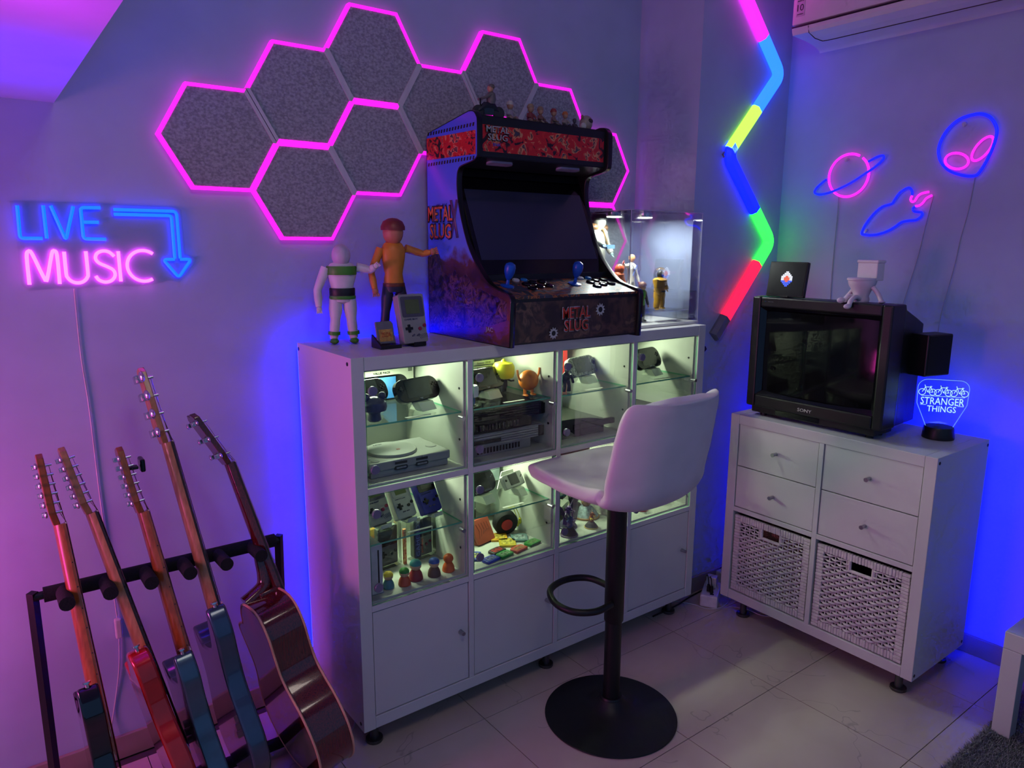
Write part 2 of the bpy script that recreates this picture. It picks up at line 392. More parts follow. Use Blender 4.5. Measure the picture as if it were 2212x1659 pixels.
# ------------------------------------------------------------------ zigzag LED wall line on the pillar
t = thing('led_wall_line', 'zigzag rainbow LED light bar on the pillar, pink at the top', 'wall light', (1.8, YP, 1.1))
zz = [(1.500, 2.640), (1.972, 2.179), (1.662, 1.844), (1.987, 1.509), (1.640, 1.118)]
seg = [((0, .73), (1., .008, .75), 3.0), ((.73, 1.45), (.008, .075, 1.), 3.5), ((1.45, 1.96), (.34, 1., .06), 1.6), ((1.96, 2.62), (.0, .003, 1.), 5.0),
       ((2.62, 3.24), (.02, 1., .05), 2.3), ((3.24, 3.80), (1., .004, .025), 3.0)]
def zp(s):
    i = min(int(s), 3); f = s-i; a, b = zz[i], zz[i+1]; return (a[0]+(b[0]-a[0])*f, a[1]+(b[1]-a[1])*f)
def zpath(s0, s1):
    out = [zp(s0)]
    for i in (1, 2, 3):
        if s0 < i < s1:
            d1 = (Vector(zz[i-1])-Vector(zz[i])).normalized(); d2 = (Vector(zz[i+1])-Vector(zz[i])).normalized(); b = Vector(zz[i])
            for q in range(7):
                s = q/6; out.append(tuple((b+d1*.045)*(1-s)**2+2*b*s*(1-s)+(b+d2*.045)*s*s))
    out.append(zp(s1)); return out
def profile_bar(path, w, d0, d1):
    mb = MB(); n = len(path); rings = []
    for i, p in enumerate(path):
        a = Vector(path[max(i-1, 0)]); b = Vector(path[min(i+1, n-1)]); tn = (b-a).normalized(); nn = Vector((-tn.y, tn.x)); p = Vector(p)
        sec = [(-w, d0), (-w, d0-.010), (-w*.55, d1), (w*.55, d1), (w, d0-.010), (w, d0)]
        rings.append([mb._v((p.x+nn.x*u, y, p.y+nn.y*u)) for u, y in sec])
    for a, b in zip(rings, rings[1:]):
        for j in range(6): mb.face(a[j], a[(j+1) % 6], b[(j+1) % 6], b[j])
    mb.face(*rings[0][::-1]); mb.face(*rings[-1]); return mb
for i, ((a, b), col, st) in enumerate(seg):
    part('led_tube', profile_bar(zpath(a, b), .0265, YP-.004, YP-.030), glow('zigzag_%d' % i, col, st), t, smooth=30)
part('base_rail', profile_bar([zp(0)]+[z for z in zz[1:4]]+[zp(3.8)], .020, YP-.0002, YP-.004), mat('rail_grey', (120, 120, 125), .5), t)
part('end_tube', profile_bar(zpath(3.80, 3.99), .0265, YP-.001, YP-.030), mat('unlit_tube', (120, 118, 125), .35), t, smooth=30)
part('cable_clip', MB().box((1.590, YP-.006, 1.075), (.022, .012, .018), Matrix.Rotation(-.6, 3, 'Y')).box((1.575, YP-.006, 1.050), (.020, .012, .014), Matrix.Rotation(-.6, 3, 'Y')), BLACK, t, bevel=.002)

# ------------------------------------------------------------------ small neon signs on the right wall
NB2 = glow('neon_deep_blue', (.0, .006, 1.), 1.7); NP2 = glow('neon_hot_pink', (1., .010, .60), 1.7)
CLR = mat('clear_hook', (190, 190, 200), .2, var=.02); XN = XR-.016
fx = lambda p: (XN, p[0], p[1])
fx2 = lambda p: (XN-.006, p[0], p[1])
CORD = mat('grey_cord', (158, 156, 170), .5)
def neon(name, label, y, z):
    return thing(name, label, 'neon light', (XR, y, z), 0, 'small neon wall lights')
def hook(t, y, z): part('hook', MB().cyl((XR, y, z), (XR-.012, y, z), .007, n=12).box((XR-.012, y, z-.004), (.004, .006, .012)), CLR, t, smooth=True)
def cord(t, pts): part('cable', MB().tube(spline([(XR-.004, p[0], p[1]) for p in pts], 5, False), .0016, 6), CORD, t, smooth=True)
t = neon('neon_planet', 'ringed planet neon light, pink circle with blue ring', -.59, 1.765)
stroke('planet', [(-.5885+.0815*math.cos(math.radians(a)), 1.766+.0815*math.sin(math.radians(a))) for a in range(-230, 88+40, 12)], NP2, t, r=.0048, k=2, fn=fx)
stroke('ring', [(-.668, 1.812), (-.70, 1.826), (-.722, 1.828), (-.722, 1.814), (-.695, 1.790), (-.655, 1.765), (-.60, 1.734), (-.54, 1.710), (-.485, 1.698), (-.455, 1.705), (-.458, 1.722), (-.480, 1.742), (-.502, 1.757)], NB2, t, r=.0048, k=4, fn=fx2)
hook(t, -.57, 1.83); cord(t, [(-.548, 1.70), (-.55, 1.6), (-.548, 1.45), (-.55, 1.3), (-.56, 1.1)])
t = neon('neon_rocket', 'blue rocket outline neon light with pink flames, pointing down left', -.78, 1.62)
rk = [(-.842, 1.678), (-.841, 1.69), (-.832, 1.703), (-.818, 1.703), (-.795, 1.688), (-.778, 1.662), (-.770, 1.650), (-.735, 1.640), (-.705, 1.615), (-.678, 1.578), (-.664, 1.545), (-.672, 1.536),
      (-.71, 1.534), (-.75, 1.543), (-.785, 1.560), (-.812, 1.580), (-.835, 1.585), (-.865, 1.588), (-.882, 1.600), (-.884, 1.613), (-.868, 1.617), (-.855, 1.620), (-.850, 1.630), (-.858, 1.637)]
stroke('hull', rk, NB2, t, r=.0048, k=3, fn=fx)
stroke('flame', [(-.842, 1.676), (-.838, 1.664), (-.843, 1.655), (-.853, 1.656), (-.862, 1.672), (-.875, 1.682), (-.900, 1.687)], NP2, t, r=.0042, k=3, fn=fx)
stroke('flame', [(-.858, 1.638), (-.872, 1.640), (-.884, 1.650), (-.893, 1.664), (-.912, 1.674)], NP2, t, r=.0042, k=3, fn=fx)
hook(t, -.675, 1.552); cord(t, [(-.912, 1.672), (-.895, 1.56), (-.88, 1.45), (-.85, 1.3), (-.83, 1.2)])
t = neon('neon_alien_head', 'round alien head neon light, blue outline with two pink oval eyes', -1.01, 1.84)
al = [(-1.018, 1.938), (-.975, 1.928), (-.938, 1.895), (-.918, 1.845), (-.925, 1.80), (-.955, 1.762), (-1.00, 1.740), (-1.043, 1.733), (-1.062, 1.748), (-1.085, 1.800), (-1.097, 1.85), (-1.096, 1.885), (-1.075, 1.920), (-1.047, 1.936)]
stroke('head_outline', al, NB2, t, r=.0055, k=4, closed=True, fn=fx)
def oval(c, a, b, ang):
    ca, sa = math.cos(ang), math.sin(ang)
    return [(c[0]+a*math.cos(q)*ca-b*math.sin(q)*sa, c[1]+a*math.cos(q)*sa+b*math.sin(q)*ca) for q in [2*PI*i/16 for i in range(16)]]
stroke('eye', oval((-.982, 1.788), .040, .026, math.radians(18)), NP2, t, r=.0042, k=2, closed=True, fn=fx)
stroke('eye', oval((-1.060, 1.822), .044, .022, math.radians(125)), NP2, t, r=.0042, k=2, closed=True, fn=fx)
hook(t, -.99, 1.912); cord(t, [(-1.043, 1.730), (-1.035, 1.62), (-1.02, 1.52), (-1.01, 1.42), (-.985, 1.25), (-.98, 1.1)])

# ------------------------------------------------------------------ air conditioner
ACW = mat('ac_plastic', (208, 206, 208), .25, var=.01)
t = thing('air_conditioner', 'white split air conditioner high on the right wall', 'air conditioner', (XR, -.83, 2.26))
y0, y1 = -.412, -1.30
prof = [(XR, 2.56), (1.90, 2.56), (1.868, 2.54), (1.858, 2.45), (1.858, 2.322)]
part('front_panel', MB().prism(prof+[(1.90, 2.316), (XR, 2.316)], lambda a, b, q: (a, q, b), y0, y1), ACW, t, bevel=.004)
low = [(1.860, 2.312), (1.862, 2.300), (1.868, 2.288)]
for i in range(9):
    a = i/8; low.append((1.868+(XR-1.868)*math.sin(a*PI/2)**1.0*1.0 if a < 1 else XR, 2.288-.030*(1-math.cos(a*PI/2))-.004*a))
part('lower_body', MB().prism(low+[(XR, 2.314)], lambda a, b, q: (a, q, b), y0, y1), ACW, t, smooth=35)
part('air_flap', MB().prism([(1.8575, 2.3105), (1.8595, 2.298), (1.866, 2.285), (1.905, 2.272), (1.940, 2.264), (1.941, 2.267), (1.906, 2.275), (1.868, 2.288), (1.862, 2.299), (1.860, 2.3105)], lambda a, b, q: (a, q, b), y0-.07, y1), ACW, t)
part('seam', MB().tube([(1.858, y0-.07, 2.309), (1.8655, y0-.07, 2.286), (1.905, y0-.072, 2.2715), (1.938, y0-.085, 2.2640), (1.941, y0-.12, 2.2632), (1.941, y1, 2.2632)], .0018, 6), BLACK, t)
part('seam', MB().bb(1.8565, 1.862, y0, y1, 2.3135, 2.3165), BLACK, t)
st = part('sticker', MB().bb(1.8565, 1.858, -.428, -.462, 2.350, 2.412), mat('sticker_white', (190, 180, 195), .5), t)
FM = frame((1.8560, -.445, 2.38), (0, -1, 0), (0, 0, 1))
INK = mat('ink', (20, 20, 30), .6)
text('lettering', 'INVERTER', INK, t, frame((1.8562, -.445, 2.404), (0, -1, 0), (0, 0, 1)), w=.026, h=.005)
text('lettering', '10', INK, t, frame((1.8562, -.445, 2.380), (0, -1, 0), (0, 0, 1)), h=.024)
text('lettering', 'YEARS WARRANTY', INK, t, frame((1.8562, -.445, 2.357), (0, -1, 0), (0, 0, 1)), w=.026, h=.003)
# ------------------------------------------------------------------ big white cube shelf with glass doors
H0 = .0707; ZT = H0+1.12; YF = -.39
CW, CT, TI, CH = .335, .038, .018, .336
CX = [.038+i*(CW+TI) for i in range(4)]                 # left inner edge of each column
CZ = [H0+.038+i*(CH+TI) for i in range(3)]              # floor of each row
BLUE = glow('blue_led', (.0, .0015, 1.), 125.0); BLUE2 = glow('blue_led_cabinet', (.0, .0015, 1.), 95.0)
SH = thing('cube_shelf', 'long white four by three cube shelf with lit glass doors', 'shelf', (.735, -.195, 0))
part('side_panel', MB().bb(0, .038, YF, 0, H0, ZT), WHITE, SH, bevel=.0015)
part('side_panel', MB().bb(1.432, 1.47, YF, 0, H0, ZT), WHITE, SH, bevel=.0015)
part('top_panel', MB().bb(.0386, 1.4314, YF+.0006, 0, ZT-.038, ZT-.0006), WHITE, SH, bevel=.0015)
part('bottom_panel', MB().bb(.0386, 1.4314, YF+.0006, 0, H0+.0006, H0+.038), WHITE, SH, bevel=.0015)
for i in range(3):
    part('divider', MB().bb(CX[i]+CW, CX[i+1], YF+.001, -.002, H0+.038, ZT-.038), WHITE, SH, bevel=.001)
for j in (1, 2):
    for i in range(4):
        part('shelf_board', MB().bb(CX[i]+.0003, CX[i]+CW-.0003, YF+.001, -.002, CZ[j]-TI, CZ[j]), WHITE, SH, bevel=.001)
part('back_panel', MB().bb(.004, 1.466, -.006, -.001, H0+.004, ZT-.004), WHITE, SH)
SCREW = mat('dark_screw', (40, 38, 44), .4, metal=.7)
for y in (-.012, -.368):
    for z in (ZT-.018, H0+.02):
        part('screw', MB().cyl((.0005, y, z), (-.0012, y, z), .0055, n=12), SCREW, SH)
LEGM = mat('leg_steel', (96, 94, 96), .35, metal=.9)
for x in (.052, .73, 1.385):
    for y in (-.345, -.06):
        part('leg', MB().lathe([(.013, H0), (.013, .012), (.026, .011), (.027, .004), (.025, 0)], (x, y, 0), 20), LEGM, SH, smooth=True)
LINER = mat('door_insert_white', (186, 188, 180), .5, var=.02, scale=5)
KNOB = mat('satin_aluminium', (168, 168, 176), .3, metal=.9, var=.03)
HINGE = mat('hinge_disc', (120, 118, 140), .35, metal=.35, var=.03)
CELLW = (.86, 1.0, .69)
def cellbox(i, j):
    x0, z0 = CX[i], CZ[j]; x1, z1 = x0+CW, z0+CH; mb = MB(); th = .006; yb, yf = -.012, -.372
    mb.bb(x0+.001, x0+th, yf, yb, z0+.0005, z1-.0005); mb.bb(x1-th, x1-.001, yf, yb, z0+.0005, z1-.0005)
    mb.bb(x0+th, x1-th, yf, yb, z0+.0005, z0+th); mb.bb(x0+th, x1-th, yf, yb, z1-th, z1-.0005); mb.bb(x0+th, x1-th, yb, yb+.004, z0+th, z1-th)
    b = part('insert_box', mb, LINER, SH)
    for z in (z0+.085, z0+.245):
        part('cam_screw', MB().cyl((x1-th, -.35, z), (x1-th-.0012, -.35, z), .004, n=10), SCREW, b)
    mb = MB(); gz = .993-CZ[2]+z0
    mb.m = 0; mb.bb(x0+th+.001, x1-th-.001, -.362, -.02, gz-.005, gz)
    for f in range(len(mb.f)):
        zs = [mb.v[q].z for q in mb.f[f]]; mb.mi[f] = 0 if max(zs)-min(zs) < .001 else 1
    part('glass_shelf', mb, [PANE, EDGE], SH)
    part('paper_label', MB().box((x0+.19, -.342, gz+.0006), (.085, .010, .0006)), mat('label_paper', (222, 226, 214), .7, var=.2, scale=900), SH)
    mb = MB(); mb.bb(x0+.003, x1-.003, -.388, -.384, z0+.003, z1-.003)
    for f in range(len(mb.f)):
        ys = [mb.v[q].y for q in mb.f[f]]; mb.mi[f] = 0 if max(ys)-min(ys) < .001 else 1
    d = part('glass_door', mb, [PANE, EDGE], SH)
    for z in (z0+.055, z0+.279):
        part('hinge', MB().lathe([(.0128, 0), (.0132, .001), (.0132, .008), (.0125, .009)], (x0+.022, -.388, z), 24, Matrix.Rotation(PI/2, 3, 'X')), HINGE, d, smooth=True)
    part('knob', MB().cyl((x1-.030, -.388, z0+.166), (x1-.030, -.411, z0+.166), .0065, n=16), KNOB, d, smooth=True)
    s = part('led_strip', MB().bb(x0+.10, x0+.235, -.147, -.135, z1-th-.003, z1-th), glow('cell_led', CELLW, 12.), SH)
    area('cell_light', (x0+.165, -.14, z1-th-.006), (x0+.165, -.42, z0), .15, CELLW, 1.9, s, .03)
for i in range(4):
    for j in (1, 2): cellbox(i, j)
for i in range(4):
    x0, z0 = CX[i], CZ[0]
    d = part('door', MB().bb(x0+.003, x0+CW-.003, -.386, -.368, z0+.003, z0+CH-.003), WHITE, SH, bevel=.001)
    part('knob', MB().cyl((x0+CW-.033, -.386, z0+.175), (x0+CW-.033, -.408, z0+.175), .0065, n=16), KNOB, d, smooth=True)
# blue LED strips along the back edges
part('led_strip', MB().bb(.001, .010, 0, .003, H0+.01, ZT-.01), BLUE, SH)
part('led_strip', MB().bb(.012, 1.458, 0, .003, ZT-.012, ZT-.003), BLUE, SH)
part('led_strip', MB().bb(1.460, 1.469, 0, .003, H0+.01, ZT-.01), BLUE, SH)

# ------------------------------------------------------------------ small white cabinet with drawers and baskets
XB, YB0, HB = 1.568, -.460, .073; ZB = HB+.77
CB = thing('drawer_cabinet', 'low white cabinet with four drawers and two wicker baskets under the television', 'cabinet', (XB+.195, YB0-.385, 0))
def cb(y0, y1, z0, z1, x0=0., x1=.39): return MB().bb(XB+x0, XB+x1, YB0-y0, YB0-y1, HB+z0, HB+z1)
part('side_panel', cb(0, .038, 0, .77), WHITE, CB, bevel=.0015); part('side_panel', cb(.732, .77, 0, .77), WHITE, CB, bevel=.0015)
part('top_panel', cb(.0386, .7314, .732, .7694, .0006), WHITE, CB, bevel=.0015); part('bottom_panel', cb(.0386, .7314, .0006, .038, .0006), WHITE, CB, bevel=.0015)
part('divider', cb(.376, .394, .038, .732, .001), WHITE, CB, bevel=.001)
part('shelf_board', cb(.038, .376, .376, .394, .001), WHITE, CB, bevel=.001); part('shelf_board', cb(.394, .732, .376, .394, .001), WHITE, CB, bevel=.001)
part('back_panel', cb(.004, .766, .004, .766, .384, .389), WHITE, CB)
for y in (.014, .376):
    for z in (.018, .752):
        part('screw', MB().cyl((XB+y, YB0-.7695, HB+z), (XB+y, YB0-.7712, HB+z), .0055, n=12), SCREW, CB)
for x in (.045, .345):
    for y in (.085, .712):
        part('leg', MB().lathe([(.013, HB), (.013, .012), (.026, .011), (.027, .004), (.025, 0)], (XB+x, YB0-y, 0), 20), LEGM, CB, smooth=True)
for i, y in enumerate((.038, .394)):
    for j in range(2):
        z = .396+j*.169
        d = part('drawer', cb(y+.003, y+.335, z+.001, z+.1665, .004, .36), WHITE, CB, bevel=.001)
        part('knob', MB().cyl((XB+.004, YB0-y-.169, HB+z+.084), (XB-.020, YB0-y-.169, HB+z+.084), .0062, n=16).cyl((XB-.018, YB0-y-.169, HB+z+.084), (XB-.022, YB0-y-.169, HB+z+.084), .0075, n=16), KNOB, d, smooth=True)
part('led_strip', MB().bb(XB+.390, XB+.393, YB0-.002, YB0-.011, HB+.02, ZB-.01), BLUE2, CB)
part('led_strip', MB().bb(XB+.390, XB+.393, YB0-.759, YB0-.768, HB+.02, ZB-.01), BLUE2, CB)
part('led_strip', MB().bb(XB+.390, XB+.393, YB0-.012, YB0-.758, ZB-.012, ZB-.003), BLUE2, CB)

WICK = mat('white_wicker', (214, 206, 206), .65, var=.08, scale=60, bump=.4)
def basket(label, y0):
    # opening y0..y0+.338 (from the far end), z .038..376
    x = XB+.012; ya, yb_ = YB0-y0-.006, YB0-y0-.332; za, zb = HB+.042, HB+.362
    t = thing('wicker_basket', label, 'basket', ((x+.16), (ya+yb_)/2, HB+.038), 0, 'white wicker baskets in the cabinet')
    W, Hh = ya-yb_, zb-za; bw = .026
    # wrapped border: flat rods with binding wraps
    def rail(p, q, ax):
        mb = MB(); n = 26
        for i in range(n):
            a = Vector(p).lerp(Vector(q), i/n); b = Vector(p).lerp(Vector(q), (i+.92)/n); c = (a+b)/2
            d = (.012+random.uniform(-.001, .0015), bw if ax == 'z' else (b-a).length, (b-a).length if ax == 'z' else bw)
            mb.box(c+Vector((random.uniform(-.0008, .0008), 0, 0)), d)
        return mb
    part('border', rail((x, ya-bw/2, za), (x, ya-bw/2, zb), 'z'), WICK, t, bevel=.0015, seg=1)
    part('border', rail((x, yb_+bw/2, za), (x, yb_+bw/2, zb), 'z'), WICK, t, bevel=.0015, seg=1)
    part('border', rail((x, ya-bw, za+bw/2), (x, yb_+bw, za+bw/2), 'y'), WICK, t, bevel=.0015, seg=1)
    part('border', rail((x, ya-bw, zb-bw/2), (x, yb_+bw, zb-bw/2), 'y'), WICK, t, bevel=.0015, seg=1)
    yA, yB = ya-bw, yb_+bw; zA, zB = za+bw, zb-bw; n = 13; sp = (yA-yB)/n
    hy0, hy1, hz = (ya+yb_)/2+.042, (ya+yb_)/2-.042, zB-.038
    me = None
    for i in range(1, n):
        y = yA-sp*i
        top = hz if hy1 < y < hy0 else zB
        part('stake', MB().tube([(x, y, zA), (x, y, top)], .0026, 6), WICK, t, smooth=True)
    rows = 23; base = {}
    for r in range(rows):
        z = zA+(zB-zA)*(r+.5)/rows; ph = r % 2
        if z > hz-.003:
            for tg, (s0, s1) in (('a', (yA, hy0)), ('b', (hy1, yB))):
                k = 14; pts = [(x+.0055*math.sin(PI*((s0+(s1-s0)*q/k)-yA)/sp+PI*ph+PI/2), s0+(s1-s0)*q/k, z+random.uniform(-.0006, .0006)) for q in range(k+1)]
                part('strand', MB().tube(pts, .0043, 6, flat=.75), WICK, t, smooth=True)
            continue
        if ph not in base:
            k = n*5; pts = [(.0055*math.sin(PI*q/5+PI*ph+PI/2), -sp*q/5, 0) for q in range(k+1)]
            o = part('strand', MB().tube(pts, .0046, 6), WICK, t, local=True, smooth=True); base[ph] = o
        else:
            o = base[ph].copy(); C.objects.link(o); o.parent = t
        o.location = wm(t).inverted() @ Vector((x, yA, z+random.uniform(-.0008, .0008)))
    hb = MB()
    for (a, b) in (((hy0, zB), (hy0, hz)), ((hy0, hz), (hy1, hz)), ((hy1, hz), (hy1, zB))): hb.tube([(x, a[0], a[1]), (x, b[0], b[1])], .0065, 8)
    part('handle_hole_rim', hb, WICK, t, smooth=True)
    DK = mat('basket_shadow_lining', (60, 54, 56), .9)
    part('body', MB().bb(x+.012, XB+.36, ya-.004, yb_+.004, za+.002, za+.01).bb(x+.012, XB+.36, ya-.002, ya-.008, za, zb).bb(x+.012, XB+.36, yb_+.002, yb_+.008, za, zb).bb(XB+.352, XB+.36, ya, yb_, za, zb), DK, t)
    return t
basket('wicker basket in the cabinet on the side near the big shelf', .038)
basket('wicker basket in the cabinet on the side near the grey rug', .394)
PAPER = mat('paper_edges', (170, 130, 100), .8, var=.3, scale=200)
b = thing('magazine_pile', 'pile of papers showing through the handle hole of the far basket', 'magazines', (XB+.2, YB0-.207, HB+.052))
for k in range(12):
    part('magazine', MB().box((XB+.19, YB0-.207, HB+.265+k*.006), (.24, .18, .0055)), PAPER, b)
part('stack_below', MB().box((XB+.19, YB0-.207, HB+.157), (.24, .18, .209)), PAPER, b)
# ------------------------------------------------------------------ bartop arcade machine
def noise_print(key, stops, scale=18., rough=.35, dist=1.2, detail=4):
    m = bpy.data.materials.new(key); m.use_nodes = True; nt = m.node_tree; b = nt.nodes['Principled BSDF']; b.inputs['Roughness'].default_value = rough
    geo = nt.nodes.new('ShaderNodeTexCoord'); n = nt.nodes.new('ShaderNodeTexNoise'); r = nt.nodes.new('ShaderNodeValToRGB')
    n.inputs['Scale'].default_value = scale; n.inputs['Detail'].default_value = detail; n.inputs['Distortion'].default_value = dist
    nt.links.new(geo.outputs['Object'], n.inputs['Vector']); nt.links.new(n.outputs['Fac'], r.inputs['Fac']); nt.links.new(r.outputs['Color'], b.inputs['Base Color'])
    r.color_ramp.interpolation = 'CONSTANT' if dist > 1 else 'LINEAR'
    while len(r.color_ramp.elements) < len(stops): r.color_ramp.elements.new(.5)
    for e, (p, c) in zip(r.color_ramp.elements, stops): e.position = p; e.color = (*lin(c), 1)
    return m
def side_print():
    m = bpy.data.materials.new('cabinet_side_print'); m.use_nodes = True; nt = m.node_tree; b = nt.nodes['Principled BSDF']; b.inputs['Roughness'].default_value = .28
    geo = nt.nodes.new('ShaderNodeNewGeometry'); sep = nt.nodes.new('ShaderNodeSeparateXYZ'); n = nt.nodes.new('ShaderNodeTexNoise'); n.inputs['Scale'].default_value = 14; n.inputs['Detail'].default_value = 5
    ma = nt.nodes.new('ShaderNodeMath'); ma.operation = 'MULTIPLY_ADD'; ma.inputs[1].default_value = .16
    mr = nt.nodes.new('ShaderNodeMapRange'); mr.inputs['From Min'].default_value = 1.19+.08; mr.inputs['From Max'].default_value = 1.85+.08
    r = nt.nodes.new('ShaderNodeValToRGB')
    nt.links.new(geo.outputs['Position'], sep.inputs[0]); nt.links.new(geo.outputs['Position'], n.inputs['Vector'])
    nt.links.new(n.outputs['Fac'], ma.inputs[0]); nt.links.new(sep.outputs['Z'], ma.inputs[2]); nt.links.new(ma.outputs[0], mr.inputs['Value']); nt.links.new(mr.outputs['Result'], r.inputs['Fac'])
    st = [(0, (60, 40, 40)), (.10, (120, 70, 50)), (.2, (92, 56, 46)), (.30, (48, 30, 34)), (.38, (90, 56, 50)), (.42, (96, 130, 220)), (.7, (84, 116, 232)), (1, (70, 100, 225))]
    while len(r.color_ramp.elements) < len(st): r.color_ramp.elements.new(.5)
    for e, (p, c) in zip(r.color_ramp.elements, st): e.position = p; e.color = (*lin(c), 1)
    nt.links.new(r.outputs['Color'], b.inputs['Base Color']); return m
AX0, AX1 = .468, 1.024
AR = thing('arcade_machine', 'black bartop arcade machine with blue side art on the shelf', 'arcade machine', ((AX0+AX1)/2, -.2, ZT))
raw = [(-.006, 1.1920), (-.006, 1.832), (-.016, 1.846)]
raw2 = [(-.258, 1.8835), (-.283, 1.880), (-.298, 1.866), (-.303, 1.848), (-.303, 1.763), (-.297, 1.748), (-.278, 1.740), (-.215, 1.730), (-.197, 1.719), (-.190, 1.700), (-.1895, 1.66), (-.203, 1.595),
        (-.245, 1.495), (-.300, 1.424), (-.362, 1.373), (-.425, 1.354), (-.455, 1.348), (-.470, 1.338), (-.474, 1.322)]
prof = raw + [tuple(p)[:2] for p in spline([(p[0], p[1], 0) for p in raw2], 3, False)] + [(-.468, 1.1920)]
SIDE = side_print()
part('side_panel', MB().prism(prof, YZ, AX0, AX0+.018), SIDE, AR)
part('side_panel', MB().prism(prof, YZ, AX1-.018, AX1), BLACK, AR)
MOLD = mat('black_t_molding', (10, 10, 12), .3)
for xx in (AX0, AX1-.018):
    mb = MB(); path = [p for p in prof]; rings = []
    n = len(path)
    for i, p in enumerate(path):
        a, b = Vector(path[(i-1) % n]), Vector(path[(i+1) % n]); d = (b-a).normalized(); nn = Vector((d.y, -d.x)); p = Vector(p)
        sec = [(-.0005, -.009), (.0025, -.008), (.0035, 0), (.0025, .008), (-.0005, .009)]
        rings.append([mb._v((xx+.009+w*1.1, p.x+nn.x*o, p.y+nn.y*o)) for o, w in sec])
    for i in range(n):
        a, b = rings[i], rings[(i+1) % n]
        for j in range(4): mb.face(a[j], a[j+1], b[j+1], b[j])
    part('edge_trim', mb, MOLD, AR, smooth=60)
xi0, xi1 = AX0+.018, AX1-.018
def slab(name, p0, p1, th, m, par=None, x0=None, x1=None, **k):
    """board between two (y,z) points, th thick behind it"""
    p0, p1 = Vector(p0), Vector(p1); d = (p1-p0).normalized(); n = Vector((-d.y, d.x))*th
    poly = [p0, p1, p1+n, p0+n]
    return part(name, MB().prism([tuple(q) for q in poly], YZ, xi0 if x0 is None else x0, xi1 if x1 is None else x1), m, par or AR, **k)
slab('back_panel', (-.016, 1.195), (-.016, 1.835), .010, BLACK)
slab('bottom_panel', (-.46, 1.195), (-.02, 1.195), .010, BLACK)
slab('top_panel', (-.275, 1.876), (-.02, 1.838), -.010, BLACK)
slab('marquee_frame', (-.293, 1.753), (-.293, 1.868), -.012, BLACK)
RED = noise_print('marquee_print', [(0, (30, 12, 18)), (.37, (70, 22, 26)), (.41, (192, 26, 28)), (.53, (204, 44, 36)), (.57, (206, 140, 96)), (.61, (120, 52, 44)), (.64, (60, 60, 76)), (.68, (210, 120, 60))], 30., dist=1.05)
mq = slab('marquee_print', (-.2945, 1.768), (-.2945, 1.845), -.0015, RED, x0=xi0+.004, x1=xi1-.012)
LET = mat('letter_grey', (170, 170, 168), .4); LETB = mat('letter_blue', (50, 80, 200), .4); LETR = mat('letter_red', (205, 40, 34), .4, var=.0, alt=(170, 60, 30), scale=40)
LETO = mat('letter_orange', (240, 130, 50), .4, alt=(214, 58, 34), scale=24, var=0)
OUTL = mat('letter_outline', (24, 14, 20), .5)
def title(par, o, x, y, w, h, m, line1='METAL', line2='SLUG', out=OUTL):
    X, Y = Vector(x).normalized(), Vector(y).normalized(); N = X.cross(Y)
    for s, dy, ww in ((line1, h*.27, w), (line2, -h*.27, w*.86)):
        c = Vector(o)+Y*dy
        text('lettering_outline', s, out, par, frame(c+N*.0002, X, Y), w=ww*1.05, h=h*.52, bold=.03)
        text('lettering', s, m, par, frame(c+N*.0008, X, Y), w=ww, h=h*.44, bold=.012)
title(mq, (.548, -.2965, 1.822), (1, 0, 0), (0, 0, 1), .085, .042, LET)
text('lettering', 'SNK', LETB, mq, frame((.545, -.2966, 1.789), (1, 0, 0), (0, 0, 1)), w=.03, h=.009)
slab('speaker_panel', (-.292, 1.750), (-.185, 1.728), .010, BLACK)
for x in (.585, .868):
    part('lamp_bar', MB().prism(rrect(.095, .028, .013), lambda a, b, q: (x+a, -.255+b, 1.7424-b*.2056+q), 0, -.006), mat('lamp_lens', (150, 150, 165), .25), AR, smooth=True)
slab('hood_panel', (-.150, 1.728), (-.172, 1.672), .010, BLACK)
slab('screen_bezel', (-.160, 1.705), (-.300, 1.392), .012, GLOSS)
DISP = mat('dark_display', (48, 50, 74), .14, var=.05, scale=3)
slab('screen', (-.1795, 1.664), (-.2785, 1.443), .002, DISP, x0=xi0+.014, x1=xi1-.014)
part('bezel_step', MB().bb(xi0, xi1, -.312, -.296, 1.380, 1.398), BLACK, AR)
CPM = noise_print('control_panel_print', [(0, (24, 20, 26)), (.38, (40, 44, 70)), (.48, (150, 84, 50)), (.55, (58, 36, 36)), (.62, (92, 100, 120)), (.7, (28, 26, 30))], 17., dist=1.6)
slab('control_panel', (-.466, 1.3395), (-.300, 1.383), -.008, CPM)
CN = Vector((0, -.0435, .166)).normalized(); CN = Vector((0, -.2535, .9673))
def cpz(y): return 1.3395+(y+.466)*(.0435/.166)
BBLUE = mat('joystick_blue', (20, 84, 190), .3, var=.03); BWHT = mat('button_white', (200, 200, 205), .3); BSKY = mat('button_sky', (40, 120, 190), .3)
RT = CN.to_track_quat('Z', 'Y').to_matrix()
for x in (.530, .806):
    y = -.372; c = Vector((x, y, cpz(y)))
    j = part('joystick', MB().lathe([(.021, .000), (.022, .003), (.006, .006), (.005, .022), (.010, .028), (.0165, .046), (.0175, .060), (.0145, .070), (.006, .0755), (.001, .076)], c, 24, RT), BBLUE, AR, smooth=True)
def button(x, y, r, m):
    c = Vector((x, y, cpz(y)))
    part('button', MB().lathe([(r, -.001), (r, .004), (r*.86, .0055), (r*.78, .0042), (r*.76, .006), (r*.4, .0066), (.001, .0066)], c, 20, RT), m, AR, smooth=True)
for x in (.604, .878): button(x, -.318, .012, BWHT)
for x in (.636, .914): button(x, -.318, .012, BSKY)
